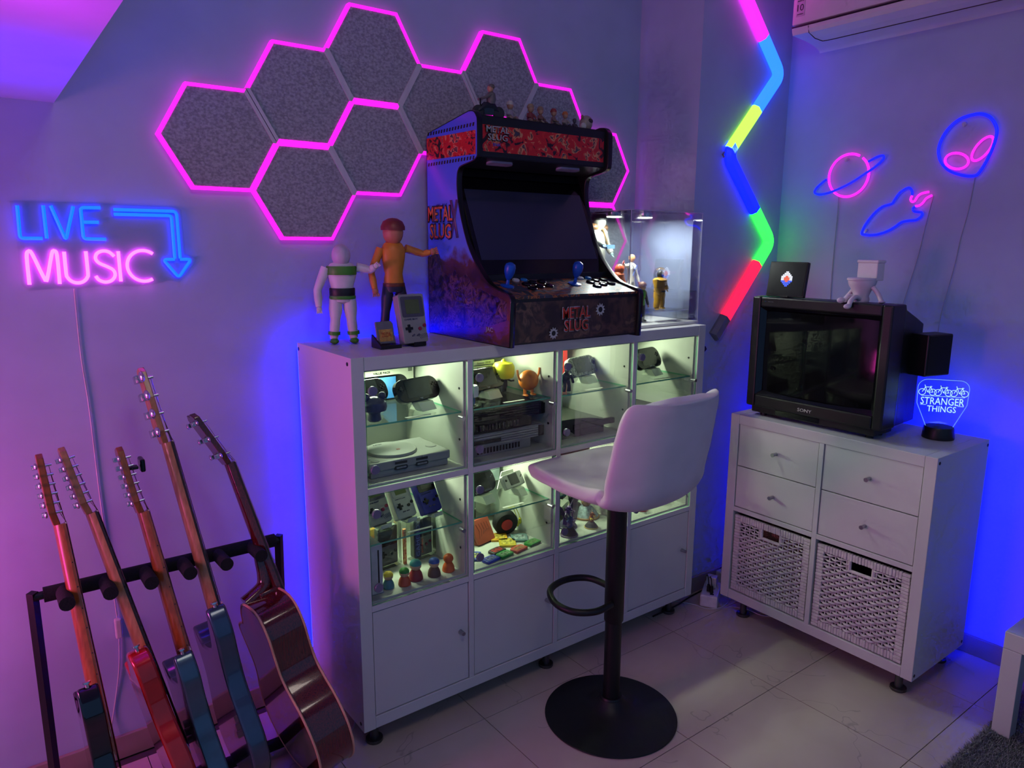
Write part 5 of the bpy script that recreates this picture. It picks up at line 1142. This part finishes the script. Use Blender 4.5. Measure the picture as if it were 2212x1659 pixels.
# etched acrylic lamp
t = thing('acrylic_lamp', 'etched acrylic lamp reading STRANGER THINGS on a round black base', 'lamp', (1.838, -1.112, ZB), math.radians(-55))
part('base', MB().lathe([(.050, 0), (.0505, .003), (.047, .036), (.045, .040), (.030, .041)], (0, 0, 0), 36), BLACK, t, local=True, smooth=True)
pl = [(-.042, .040), (-.076, .118)]+[(-.078+.030+.030*math.cos(math.radians(a)), .172+.030*math.sin(math.radians(a))) for a in (180, 165, 150, 135, 120, 105, 90)]+[(.078-.030+.030*math.cos(math.radians(a)), .172+.030*math.sin(math.radians(a))) for a in (90, 75, 60, 45, 30, 15, 0)]+[(.076, .118), (.042, .040)]
part('plate', MB().prism(pl, XZ, -.002, .002), ACRYL, t, local=True)
ETCH = glow('etched_light', (.35, .62, 1.), 1.15)
part('lit_edge', MB().tube([(p[0], 0, p[1]) for p in pl], .0011, 5), glow('edge_light', (.16, .34, 1.), .8), t, local=True)
TW = wm(t)
def etch_text(s, z, w, h): text('lettering', s, ETCH, t, TW @ frame((0, -.0024, z), (1, 0, 0), (0, 0, 1)), w=w, h=h)
etch_text('STRANGER', .128, .132, .025); etch_text('THINGS', .101, .088, .021)
for z in (.1445, .113): part('etched_rule', MB().bb(-.066, .066, -.0028, -.0022, z, z+.0012) if z > .12 else MB().bb(-.066, -.048, -.0028, -.0022, z, z+.0012).bb(.048, .066, -.0028, -.0022, z, z+.0012), ETCH, t, local=True)
for x in (-.048, .0, .048):
    bk_ = MB(Matrix.Translation((x, 0, .158)) @ Matrix.Scale(1.25, 4) @ Matrix.Translation((-x, 0, -.152)))
    for dx in (-.013, .013): bk_.tube([(x+dx+.0085*math.cos(2*PI*i/16), -.0026, .152+.0085*math.sin(2*PI*i/16)) for i in range(16)], .0008, 5, closed=True)
    for (a, b) in (((-.013, .152), (-.006, .166)), ((-.006, .166), (.007, .166)), ((.007, .166), (.0, .152)), ((.0, .152), (-.006, .166)), ((.0, .152), (.013, .152)), ((.007, .166), (.013, .152)), ((-.006, .166), (-.008, .172)), ((.005, .168), (.010, .168))):
        bk_.tube([(x+a[0], -.0026, a[1]), (x+b[0], -.0026, b[1])], .0008, 5)
    part('etched_bicycle', bk_, ETCH, t, local=True)
area('lamp_glow', (1.838, -1.112, ZB+.05), (1.838, -1.112, ZB+.2), .05, (.2, .35, 1.), .05, t)

# ------------------------------------------------------------------ bar stool
ST = thing('bar_stool', 'white covered bar stool on a round black base', 'stool', (.722, -.684, 0), math.radians(2))
part('base', MB().lathe([(.208, 0), (.212, .002), (.211, .005), (.18, .010), (.12, .018), (.075, .030), (.048, .048), (.036, .064), (.034, .066)], (0, 0, 0), 64), BLACKM, ST, local=True, smooth=True)
part('collar_ring', MB().lathe([(.034, .060), (.037, .066), (.034, .072)], (0, 0, 0), 32), BLACKM, ST, local=True, smooth=True)
part('lower_pole', MB().cyl((0, 0, .062), (0, 0, .40), .0265, n=32), BLACKM, ST, local=True, smooth=True)
part('upper_pole', MB().lathe([(.0285, .330), (.0305, .334), (.0305, .70), (.034, .735)], (0, 0, 0), 32), BLACKM, ST, local=True, smooth=True)
fr_ = []
for q in spline([(-.030, -.016, .400), (-.095, -.012, .396), (-.150, .03, .396), (-.160, .10, .400), (-.120, .165, .406), (-.04, .18, .410), (.024, .14, .412), (.035, .06, .412), (.030, .010, .412)], 6, False): fr_.append(q)
part('footrest', MB().tube(fr_, .0108, 12), BLACKM, ST, local=True, smooth=True)
part('mount_plate', MB().box((0, 0, .742), (.17, .17, .012)), BLACKM, ST, local=True, bevel=.003)
# shell: profile runs from the seat front (+y) back and up the backrest
prof_s = spline([(.225, .790, .150), (.205, .806, .182), (.12, .794, .202), (.02, .775, .208), (-.08, .765, .208), (-.150, .772, .206), (-.195, .815, .204), (-.217, .89, .202), (-.235, .98, .198), (-.252, 1.060, .186), (-.262, 1.092, .165)], 4, False)
SEATM = mat('white_stretch_cover', (206, 196, 202), .55, var=.03, scale=9, bump=.25)
sh = MB(); rows_ = []; NW = 16
for i, p in enumerate(prof_s):
    f_ = i/(len(prof_s)-1); row = []
    for j in range(NW+1):
        u = j/NW*2-1; e = abs(u)**2.6
        bend = max(0, min(1, (f_-.12)/.3))*max(.35, min(1, (1.15-f_)/.4))
        y_, z_ = p[0], p[1]
        if f_ < .5: z_ += .055*e*bend+.0*u; 
        tq = max(0, min(1, (f_-.40)/.25)); y_ += .075*e*tq
        if f_ >= .5: z_ += .055*e*bend*(1-tq)
        z_ -= .016*e*max(0, (f_-.85)/.15); z_ -= .014*e*max(0, (.12-f_)/.12)
        row.append(sh._v((p[2]*u, y_+random.uniform(-.0012, .0012), z_+random.uniform(-.0012, .0012))))
    rows_.append(row)
for a, b in zip(rows_, rows_[1:]):
    for j in range(NW): sh.face(a[j], a[j+1], b[j+1], b[j])
seat = part('seat_shell', sh, SEATM, ST, local=True, smooth=180)
md = seat.modifiers.new('solid', 'SOLIDIFY'); md.thickness = .042; md.offset = 0
md = seat.modifiers.new('sub', 'SUBSURF'); md.levels = 2; md.render_levels = 2
# ------------------------------------------------------------------ guitar rack and five guitars
RK = thing('guitar_rack', 'black five space guitar rack with foam padded top bar', 'guitar rack', (-.455, -.25, 0))
RX0, RX1, RY, RZ = -.752, -.160, -.212, .660
FOAM = mat('black_foam', (18, 18, 22), .95, var=.1, bump=.5, scale=200)
part('top_bar', MB().cyl((RX0, RY, RZ), (RX1, RY, RZ), .010, n=12), BLACKM, RK)
part('foam_bar', MB().cyl((RX0+.022, RY, RZ), (RX1-.012, RY, RZ), .0185, n=18), FOAM, RK, smooth=True)
for x in (-.690, -.600, -.510, -.420, -.330, -.240):
    part('foam_peg', MB().cyl((x, RY, RZ), (x, RY-.095, RZ+.004), .017, n=16), FOAM, RK, smooth=True)
for x in (RX0, RX1):
    part('upright', MB().tube([(x, RY, RZ+.012), (x, -.17, .03)], .0125, 4), BLACKM, RK)
    part('base_rail', MB().box((x, -.30, .025), (.022, .34, .022)), BLACKM, RK, bevel=.002)
    part('front_post', MB().box((x, -.44, .050), (.022, .022, .05)), BLACKM, RK)
    for y in (-.15, -.455): part('rubber_foot', MB().cyl((x, y, 0), (x, y, .016), .014, n=12), BLACK, RK)
for y in (-.445, -.225): part('lower_bar', MB().cyl((RX0, y, .062 if y < -.4 else .03), (RX1, y, .062 if y < -.4 else .03), .017, n=14), FOAM, RK, smooth=True)
text('lettering', 'admira', mat('print_grey'), RK, frame((RX1-.0125, -.185, .50), (0, 0, -1), (0, -1, 0)), w=.055, h=.012)

def guitar_axes(bar_x, top_x, ztop, lean, by=-.255):
    """frame: u up the neck, v across (towards the wall), w face normal (+x)"""
    p1 = Vector((bar_x, by, .66)); p2 = Vector((top_x, by+(ztop-.66)*lean, ztop)); u = (p2-p1).normalized()
    w = Vector((1, 0, 0)); w = (w-u*w.dot(u)).normalized(); v = w.cross(u)*-1
    if v.y < 0: v = -v
    return p1, u, v, w
NATM = mat('maple_neck', (176, 126, 82), .35, var=.0, alt=(150, 102, 62), scale=14, stretch=(8, 8, 1), coat=.3)
AMB = mat('amber_neck', (160, 88, 36), .3, var=0., alt=(132, 68, 26), scale=14, stretch=(8, 8, 1), coat=.4)
ROSE = mat('rosewood', (48, 30, 26), .5, var=.2); FRET = mat('fret_wire', (170, 168, 165), .3, metal=1.); STRG = mat('string', (190, 188, 184), .3, metal=1.)
def guitar(name, label, cat, ax, length, nut, body_len, outline, thick, bodym, neckm, boardm, inline, nhead=6, headw=.036, scale_w=.021, head_len=.175, pick=None, heads=0., bindm=None, hole=False, strings=6, joint=None, headm=None):
    """u measured from the bar: bar crossing = 0; nut = distance bar->nut; body top = bar - joint"""
    p1, u, v, w = ax; base = p1 - u*(joint+body_len)     # bottom of the body
    t = thing(name, label, cat, tuple(base), 0, 'guitars on the rack')
    def Q(a, b, c): return base + v*a + u*b + w*c         # a across, b along, c normal
    bl = body_len; nutb = joint+body_len+nut
    pk = max(b for a, b in outline if abs(a) < .012 and b > bl*.5)     # where the neck meets the body
    def fn(a, b, q): return Q(a, b, q)
    bd = part('body', MB().prism(outline, fn, -thick/2, thick/2), bodym, t, bevel=min(.007, thick*.18), seg=3, smooth=50)
    if bindm:
        for c in (-thick/2+.002, thick/2-.002):
            part('binding', MB().tube([fn(a, b, c) for a, b in outline], .0032, 6, closed=True), bindm, bd, smooth=True)
    heel = thick/2
    # neck: half round back, slight taper
    nb = MB(); secs = []
    b0, b1 = pk-.06, nutb
    for k in range(9):
        f = k/8; b = b0+(b1-b0)*f; hw = .028+(scale_w-.028)*f; dp = .024-.005*f
        secs.append([nb._v(Q(hw*math.cos(q), b, thick/2+.004-dp*math.sin(q))) for q in [PI*i/8 for i in range(9)]])
    for s0, s1 in zip(secs, secs[1:]):
        for j in range(8): nb.face(s0[j], s0[j+1], s1[j+1], s1[j])
        nb.face(s0[8], s0[0], s1[0], s1[8])
    nb.face(*secs[0]); nb.face(*secs[-1][::-1])
    nk = part('neck', nb, neckm, t, smooth=60)
    fb = MB(); c0 = thick/2+.004
    q = [fb._v(Q(a, b, c)) for c in (c0, c0+.0055) for a, b in ((-.028, b0-.05), (.028, b0-.05), (scale_w, b1), (-scale_w, b1))]
    for f in ((0, 1, 5, 4), (1, 2, 6, 5), (2, 3, 7, 6), (3, 0, 4, 7), (4, 5, 6, 7), (0, 3, 2, 1)): fb.face(*[q[i] for i in f])
    part('fretboard', fb, boardm, nk)
    sl = (b1-(bl*.30))
    for k in range(1, 20):
        b = b1-sl*(1-2**(-k/12.)); f = (b-b0)/(b1-b0)
        if b < b0-.04: break
        hw = .028+(scale_w-.028)*max(0, f)
        part('fret', MB().tube([Q(-hw, b, c0+.0058), Q(hw, b, c0+.0058)], .0009, 4), FRET, nk)
        if k in (3, 5, 7, 9, 12, 15): part('side_dot', MB().ball(Q(-hw-.0002, b+.008, c0+.002), .0016, 6, 4), BLACK, nk)
    # heel for the neck
    part('neck_heel', MB().prism([(-.027, pk-.055), (.027, pk-.055), (.026, pk+.010), (-.026, pk+.010)], fn, -thick*.05, thick/2+.004), neckm, nk, bevel=.004, seg=3, smooth=60)
    if bindm: part('neck_heel', MB().tube(spline([Q(0, pk+.10, thick/2-.012), Q(0, pk+.045, thick/2-.020), Q(0, pk+.016, thick*.15), Q(0, pk-.004, -thick*.40)], 5, False), [.017+.006*(i/15) for i in range(16)], 14), neckm, nk, smooth=True)
    # headstock, tilted back by heads
    def Hd(a, b, c): return Q(a, nutb+b*math.cos(heads), c0-.004+c-b*math.sin(heads)-(.0 if heads else .006*min(1, b/.03)))
    if inline: ho = [(-scale_w, 0), (-headw*.98, .030), (-headw*.98+.006, head_len*.6), (-headw*.62, head_len*.93), (-.012, head_len), (.014, head_len*.985), (.026, head_len*.90), (.018, head_len*.78), (.018, .05), (scale_w, 0)]
    else: ho = [(-scale_w, 0), (-headw, .035), (-headw*1.05, head_len*.92), (-headw*.5, head_len), (0, head_len*.96), (headw*.5, head_len), (headw*1.05, head_len*.92), (headw, .035), (scale_w, 0)]
    hs = part('headstock', MB().prism(ho, Hd, -.015, 0), headm or neckm, t, bevel=.002)
    part('nut', MB().tube([Q(-scale_w, nutb, c0+.006), Q(scale_w, nutb, c0+.006)], .002, 6), mat('bone_nut', (220, 210, 190), .4), nk)
    posts = []
    n = nhead if inline else nhead//2
    for k in range(n):
        b = .030+k*(head_len-.060)/max(1, n-1)
        for s in ((-1,) if inline else (-1, 1)):
            a = s*(headw*.62 if not inline else headw*.60-k*.0035); e = s*(headw+.016)
            big = 1.7 if nhead == 4 else 1.
            tn = part('tuner', MB().box(Hd(a, b, -.022), (.013*big, .012*big, .012*big), Matrix((v, u, w)).transposed()).tube([Hd(a, b, -.021), Hd(e-s*.004, b, -.021)], .0028*big, 8), CHROME, hs, bevel=.002)
            part('tuner_button', MB().ball(Hd(e+s*.004, b, -.021), (.0065*big*1.2, .0085*big, .004*big), 10, 6, Matrix((v, u, w)).transposed()), CHROME, tn, smooth=True)
            part('tuner_post', MB().tube([Hd(a*.8, b, -.002), Hd(a*.8, b, .014)], .0032*big**.5, 10).tube([Hd(a*.8, b, -.002), Hd(a*.8, b, .002)], .0055*big**.5, 10), CHROME, tn, smooth=True)
            posts.append((a*.8, b))
    br = bl*.26
    for k in range(strings):
        f = k/(strings-1)*2-1; pa = posts[k % len(posts)]
        part('string', MB().tube([Q(f*.026, br, thick/2+.014), Q(f*scale_w*.82, nutb, c0+.0085), Hd(pa[0], pa[1], .008)], .0006 if strings == 6 else .001, 4), STRG, t)
    part('bridge', MB().prism(rrect(.080 if strings == 6 else .085, .028, .003, 3, 0, br), fn, thick/2, thick/2+.011), CHROME if not bindm else ROSE, t, bevel=.001)
    if not bindm:
        part('strap_button', MB().tube([Q(outline_top[0], outline_top[1]-.002, 0), Q(outline_top[0]*1.02, outline_top[1]+.010, 0)], [.0045, .0045], 10).tube([Q(outline_top[0]*1.02, outline_top[1]+.010, 0), Q(outline_top[0]*1.02, outline_top[1]+.014, 0)], [.0085, .0085], 10), CHROME, t, smooth=True)
        for k in range(3 if strings == 6 else 2): part('pickup', MB().prism(rrect(.086, .020, .008, 4, 0, bl*.36+k*.058), fn, thick/2, thick/2+.006), BLACK if strings == 4 else mat('cream_plastic', (196, 190, 178), .4), t)
        for k in range(3): part('control_knob', MB().tube([Q(.085+.012*k, .075+.030*k*0+.025*(2-k), thick/2), Q(.085+.012*k, .075+.025*(2-k), thick/2+.018)], .010, 14), CHROME if strings == 4 else mat('cream_plastic'), t, smooth=True)
    if pick:
        part('pickguard', MB().prism(pick, fn, thick/2, thick/2+.0025), mat('pickguard_pearl', (150, 150, 158), .25), t)
    if hole:
        part('sound_hole', MB().prism([(.05*math.cos(2*PI*i/28), bl*.66+.05*math.sin(2*PI*i/28)) for i in range(28)], fn, thick/2, thick/2+.0012), BLACK, t)
    return t, Q
def S2(pts, k=8): return [tuple(p)[:2] for p in spline([(a, b, 0) for a, b in pts], k)]
# v < 0 is the near (bass string) side
strat = S2([(0, 0), (-.080, .006), (-.140, .050), (-.158, .110), (-.140, .170), (-.122, .225), (-.128, .285), (-.142, .345), (-.130, .395), (-.112, .400), (-.095, .370), (-.070, .330), (-.032, .318), (.032, .312), (.060, .318), (.088, .338), (.112, .348), (.118, .325), (.112, .285), (.112, .235), (.132, .180), (.156, .120), (.148, .058), (.090, .010)])
tele = S2([(0, 0), (-.085, .005), (-.145, .045), (-.160, .110), (-.146, .175), (-.124, .225), (-.122, .275), (-.134, .330), (-.130, .375), (-.100, .398), (-.060, .395), (-.030, .378), (.030, .330), (.050, .318), (.078, .330), (.108, .340), (.120, .318), (.116, .270), (.118, .225), (.140, .170), (.158, .110), (.146, .048), (.085, .006)])
basso = S2([(0, 0), (-.085, .006), (-.150, .055), (-.168, .125), (-.148, .195), (-.128, .260), (-.134, .330), (-.150, .400), (-.138, .455), (-.118, .462), (-.100, .425), (-.072, .370), (-.034, .352), (.034, .345), (.064, .352), (.096, .378), (.120, .386), (.128, .360), (.120, .310), (.118, .260), (.138, .200), (.164, .130), (.155, .060), (.095, .010)])
acou = S2([(0, 0), (-.090, .006), (-.165, .055), (-.195, .130), (-.178, .205), (-.138, .262), (-.120, .305), (-.128, .360), (-.140, .415), (-.125, .465), (-.080, .490), (0, .495), (.045, .470), (.075, .435), (.115, .425), (.135, .410), (.130, .360), (.122, .305), (.138, .262), (.178, .205), (.195, .130), (.165, .055), (.090, .006)], 9)
BLK = mat('gloss_black_burst', (12, 10, 14), .08, coat=.6, var=.1); REDG = mat('candy_red', (176, 26, 24), .15, coat=.6, metal=.25, var=.06); TEAL = mat('metallic_teal', (64, 92, 104), .22, coat=.6, metal=.5, var=.05); TEAL2 = mat('metallic_slate', (58, 78, 96), .2, coat=.6, metal=.5, var=.05)
MAHO = mat('gloss_mahogany', (92, 26, 24), .12, var=0., alt=(62, 16, 18), scale=20, stretch=(20, 20, 1), coat=.6)
outline_top = (-.122, .400)
guitar('electric_guitar', 'gloss black electric guitar leftmost on the rack', 'guitar', guitar_axes(-.690, -.712, .99, .30), 1, .172, .405, strat, .044, BLK, AMB, AMB, True, joint=.190)
outline_top = (-.100, .398)
guitar('electric_guitar', 'candy red electric guitar with maple neck and dark fretboard', 'guitar', guitar_axes(-.597, -.664, .99, .30), 1, .185, .400, tele, .045, REDG, NATM, ROSE, True, joint=.152)
outline_top = (-.122, .400)
g3, Q3 = guitar('electric_guitar', 'teal blue electric guitar with amber neck in the middle of the rack', 'guitar', guitar_axes(-.500, -.544, .99, .30), 1, .163, .405, strat, .044, TEAL, AMB, AMB, True, joint=.182, pick=[(a*.72, b) for a, b in strat if b > .15])
outline_top = (-.128, .462)
guitar('bass_guitar', 'slate blue bass guitar with long maple neck', 'guitar', guitar_axes(-.402, -.446, 1.0, .30), 1, .330, .465, basso, .046, TEAL2, NATM, ROSE, True, nhead=4, headw=.044, scale_w=.020, head_len=.205, strings=4, joint=.095, pick=[(a*.75, b) for a, b in basso if b > .17])
guitar('acoustic_guitar', 'gloss mahogany acoustic guitar with pale binding rightmost on the rack', 'guitar', guitar_axes(-.272, -.334, .95, .30), 1, .245, .495, acou, .100, MAHO, MAHO, ROSE, False, head_len=.165, headw=.034, heads=math.radians(15), bindm=mat('cream_binding', (206, 160, 130), .35), hole=True, joint=.125)
# clip-on tuner
c = Vector((-.512, -.165, .925))
t = thing('clip_tuner', 'small black clip-on tuner on the middle guitar headstock', 'tuner', tuple(c))
part('clip', MB().box((0, 0, 0), (.034, .020, .008)), BLACK, t, local=True, bevel=.002); part('display_pod', MB().box((.026, -.002, .006), (.012, .042, .034)), GLOSS, t, local=True, bevel=.004)

# ------------------------------------------------------------------ corner clutter: power strip, chargers, cables
PW = mat('white_plug', (206, 204, 210), .45)
t = thing('power_strip', 'white power strip standing on the floor in the corner', 'power strip', (1.61, -.385, 0), math.radians(30))
part('case', MB().box((0, 0, .027), (.150, .072, .054)), PW, t, local=True, bevel=.006)
for x in (-.034, .0): part('socket', MB().lathe([(.016, 0), (.016, .001)], (x, 0, .0535), 18), GREYP, t, local=True)
part('switch', MB().box((-.056, -.010, .0545), (.010, .016, .002)), BLACK, t, local=True)
for p in ((-.030, -.006), (-.018, .008)):
    q = wm(t) @ Vector((p[0]-.012, p[1], .0540))
    o = thing('black_plug', 'black plug with thin lead in the power strip, %s one' % ('nearer' if p[1] < 0 else 'farther'), 'plug', tuple(q), 0, 'black plugs in the power strip')
    part('plug', MB().cyl((0, 0, 0), (0, 0, .030), .0075, .006, 12), BLACK, o, local=True, smooth=True)
    part('lead', MB().tube(spline([(0, 0, .028), (.004, .006, .052), (.016, .022, .060), (.05, .050, .030), (.09, .060, .006)], 5, False), .0022, 6), BLACK, o, local=True, smooth=True)
q = wm(t) @ Vector((.022, .002, .0542))
o = thing('usb_charger', 'white block charger plugged into the power strip', 'charger', tuple(q), math.radians(25)); part('block', MB().box((0, 0, .024), (.036, .044, .048)), PW, o, local=True, bevel=.005)
part('lead', MB().tube(spline([(.0, -.022, .014), (-.01, -.045, -.02), (.005, -.075, -.044), (.04, -.06, -.044), (.045, -.03, -.036), (.06, .02, -.044)], 5, False), .0018, 6), mat('white_cable'), o, local=True, smooth=True)
t = thing('adapter', 'white adapter block behind the power strip by the baseboard', 'adapter', (1.78, -.330, 0)); part('block', MB().box((0, 0, .035), (.080, .050, .07)), PW, t, local=True, bevel=.006)
single('floor_cable', 'white cable looping over the tiles in front of the power strip', 'cable', MB().tube(spline([(1.47, -.30, .003), (1.515, -.370, .003), (1.530, -.425, .003), (1.585, -.455, .003), (1.66, -.440, .003), (1.72, -.40, .003), (1.80, -.38, .003)], 7, False), .0022, 6), mat('white_cable'), smooth=True)
single('black_floor_cable', 'black cable running from under the shelf into the corner', 'cable', MB().tube(spline([(1.30, -.34, .004), (1.45, -.335, .004), (1.56, -.318, .004), (1.70, -.308, .004), (1.90, -.308, .004)], 6, False), .0032, 6), BLACK, smooth=True)
single('white_supply_cable', 'white cable under the low cabinet beside its front leg', 'cable', MB().tube(spline([(1.62, -.47, .003), (1.66, -.52, .003), (1.67, -.60, .003), (1.72, -.63, .003), (1.76, -.55, .003)], 6, False), .0022, 6), mat('white_cable'), smooth=True)
t = thing('usb_cable', 'white cable with a plug end lying by the acoustic guitar', 'cable', (-.02, -.29, 0))
part('lead', MB().tube(spline([(.06, -.14, .004), (.045, -.22, .003), (.018, -.262, .003), (-.012, -.290, .004)], 6, False), .0024, 6), mat('white_cable'), t, smooth=True)
part('plug', MB().box((-.020, -.298, .006), (.030, .014, .009), Matrix.Rotation(.6, 3, 'Z')), PW, t, bevel=.002)
single('wall_wire', 'thin dark wire hanging on the pillar beside the shelf', 'cable', MB().tube(spline([(1.545, YP-.003, .86), (1.560, YP-.003, .74), (1.575, YP-.003, .66), (1.545, YP-.003, .52), (1.535, YP-.003, .40)], 6, False), .0016, 6), mat('grey_cord'), smooth=True)

# ------------------------------------------------------------------ white bench, rug and what shows at the right edge
TB = thing('white_bench', 'low white bench with square legs at the right edge', 'table', (1.83, -1.9, 0))
tx0, tx1, ty0, ty1 = 1.607, 2.03, -1.458, -2.36
part('top', MB().bb(tx0, tx1, ty0, ty1, .296, .350), WHITE, TB, bevel=.002)
for x in (tx0, tx1-.05):
    for y in (ty0-.05, ty1): part('leg', MB().bb(x, x+.05, y, y+.05, .012, .2955), WHITE, TB, bevel=.0015)
t = thing('black_device', 'black rounded device standing on the white bench', 'electronics', (1.83, -1.62, .350))
part('housing', MB().prism(rrect(.34, .26, .035, 6, 0, .13), lambda a, b, q: (1.80+q, -1.625+a, .352+b), 0, .06), TVG, t, bevel=.01, seg=3)
rug = thing('shaggy_rug', 'grey shaggy rug under the white bench', 'rug', (1.45, -2.0, 0))
rx0, rx1, ry0, ry1 = .95, 2.03, -2.6, -1.452
RUGM = mat('rug_pile', (150, 150, 152), .95, var=0., alt=(70, 72, 80), scale=220)
part('backing', MB().bb(rx0, rx1, ry0, ry1, .0005, .010), mat('rug_backing', (90, 90, 96), .95), rug)
pm = MB()
for k in range(26000):
    x = random.uniform(1.20, rx1); y_ = random.uniform(-1.95, ry1)
    if random.random() < .12: y_ = ry1+random.uniform(-.004, .002)
    a = random.uniform(0, 2*PI); dx, dy = math.cos(a), math.sin(a); l_ = random.uniform(.010, .020); h_ = random.uniform(.008, .016)
    i0 = pm._v((x-dy*.0014, y_+dx*.0014, .009)); i1 = pm._v((x+dy*.0014, y_-dx*.0014, .009)); i2 = pm._v((x+dx*l_, y_+dy*l_, .009+h_)); pm.face(i0, i1, i2)
pl_ = part('pile', pm, RUGM, rug); pl_['kind'] = 'stuff'
single('floor_cushion', 'grey rounded floor cushion at the lower right corner', 'cushion', MB().ball((1.62, -1.83, .115), (.22, .17, .10), 28, 16), mat('cushion_fabric', (120, 120, 136), .9, bump=.5, scale=200), smooth=True)
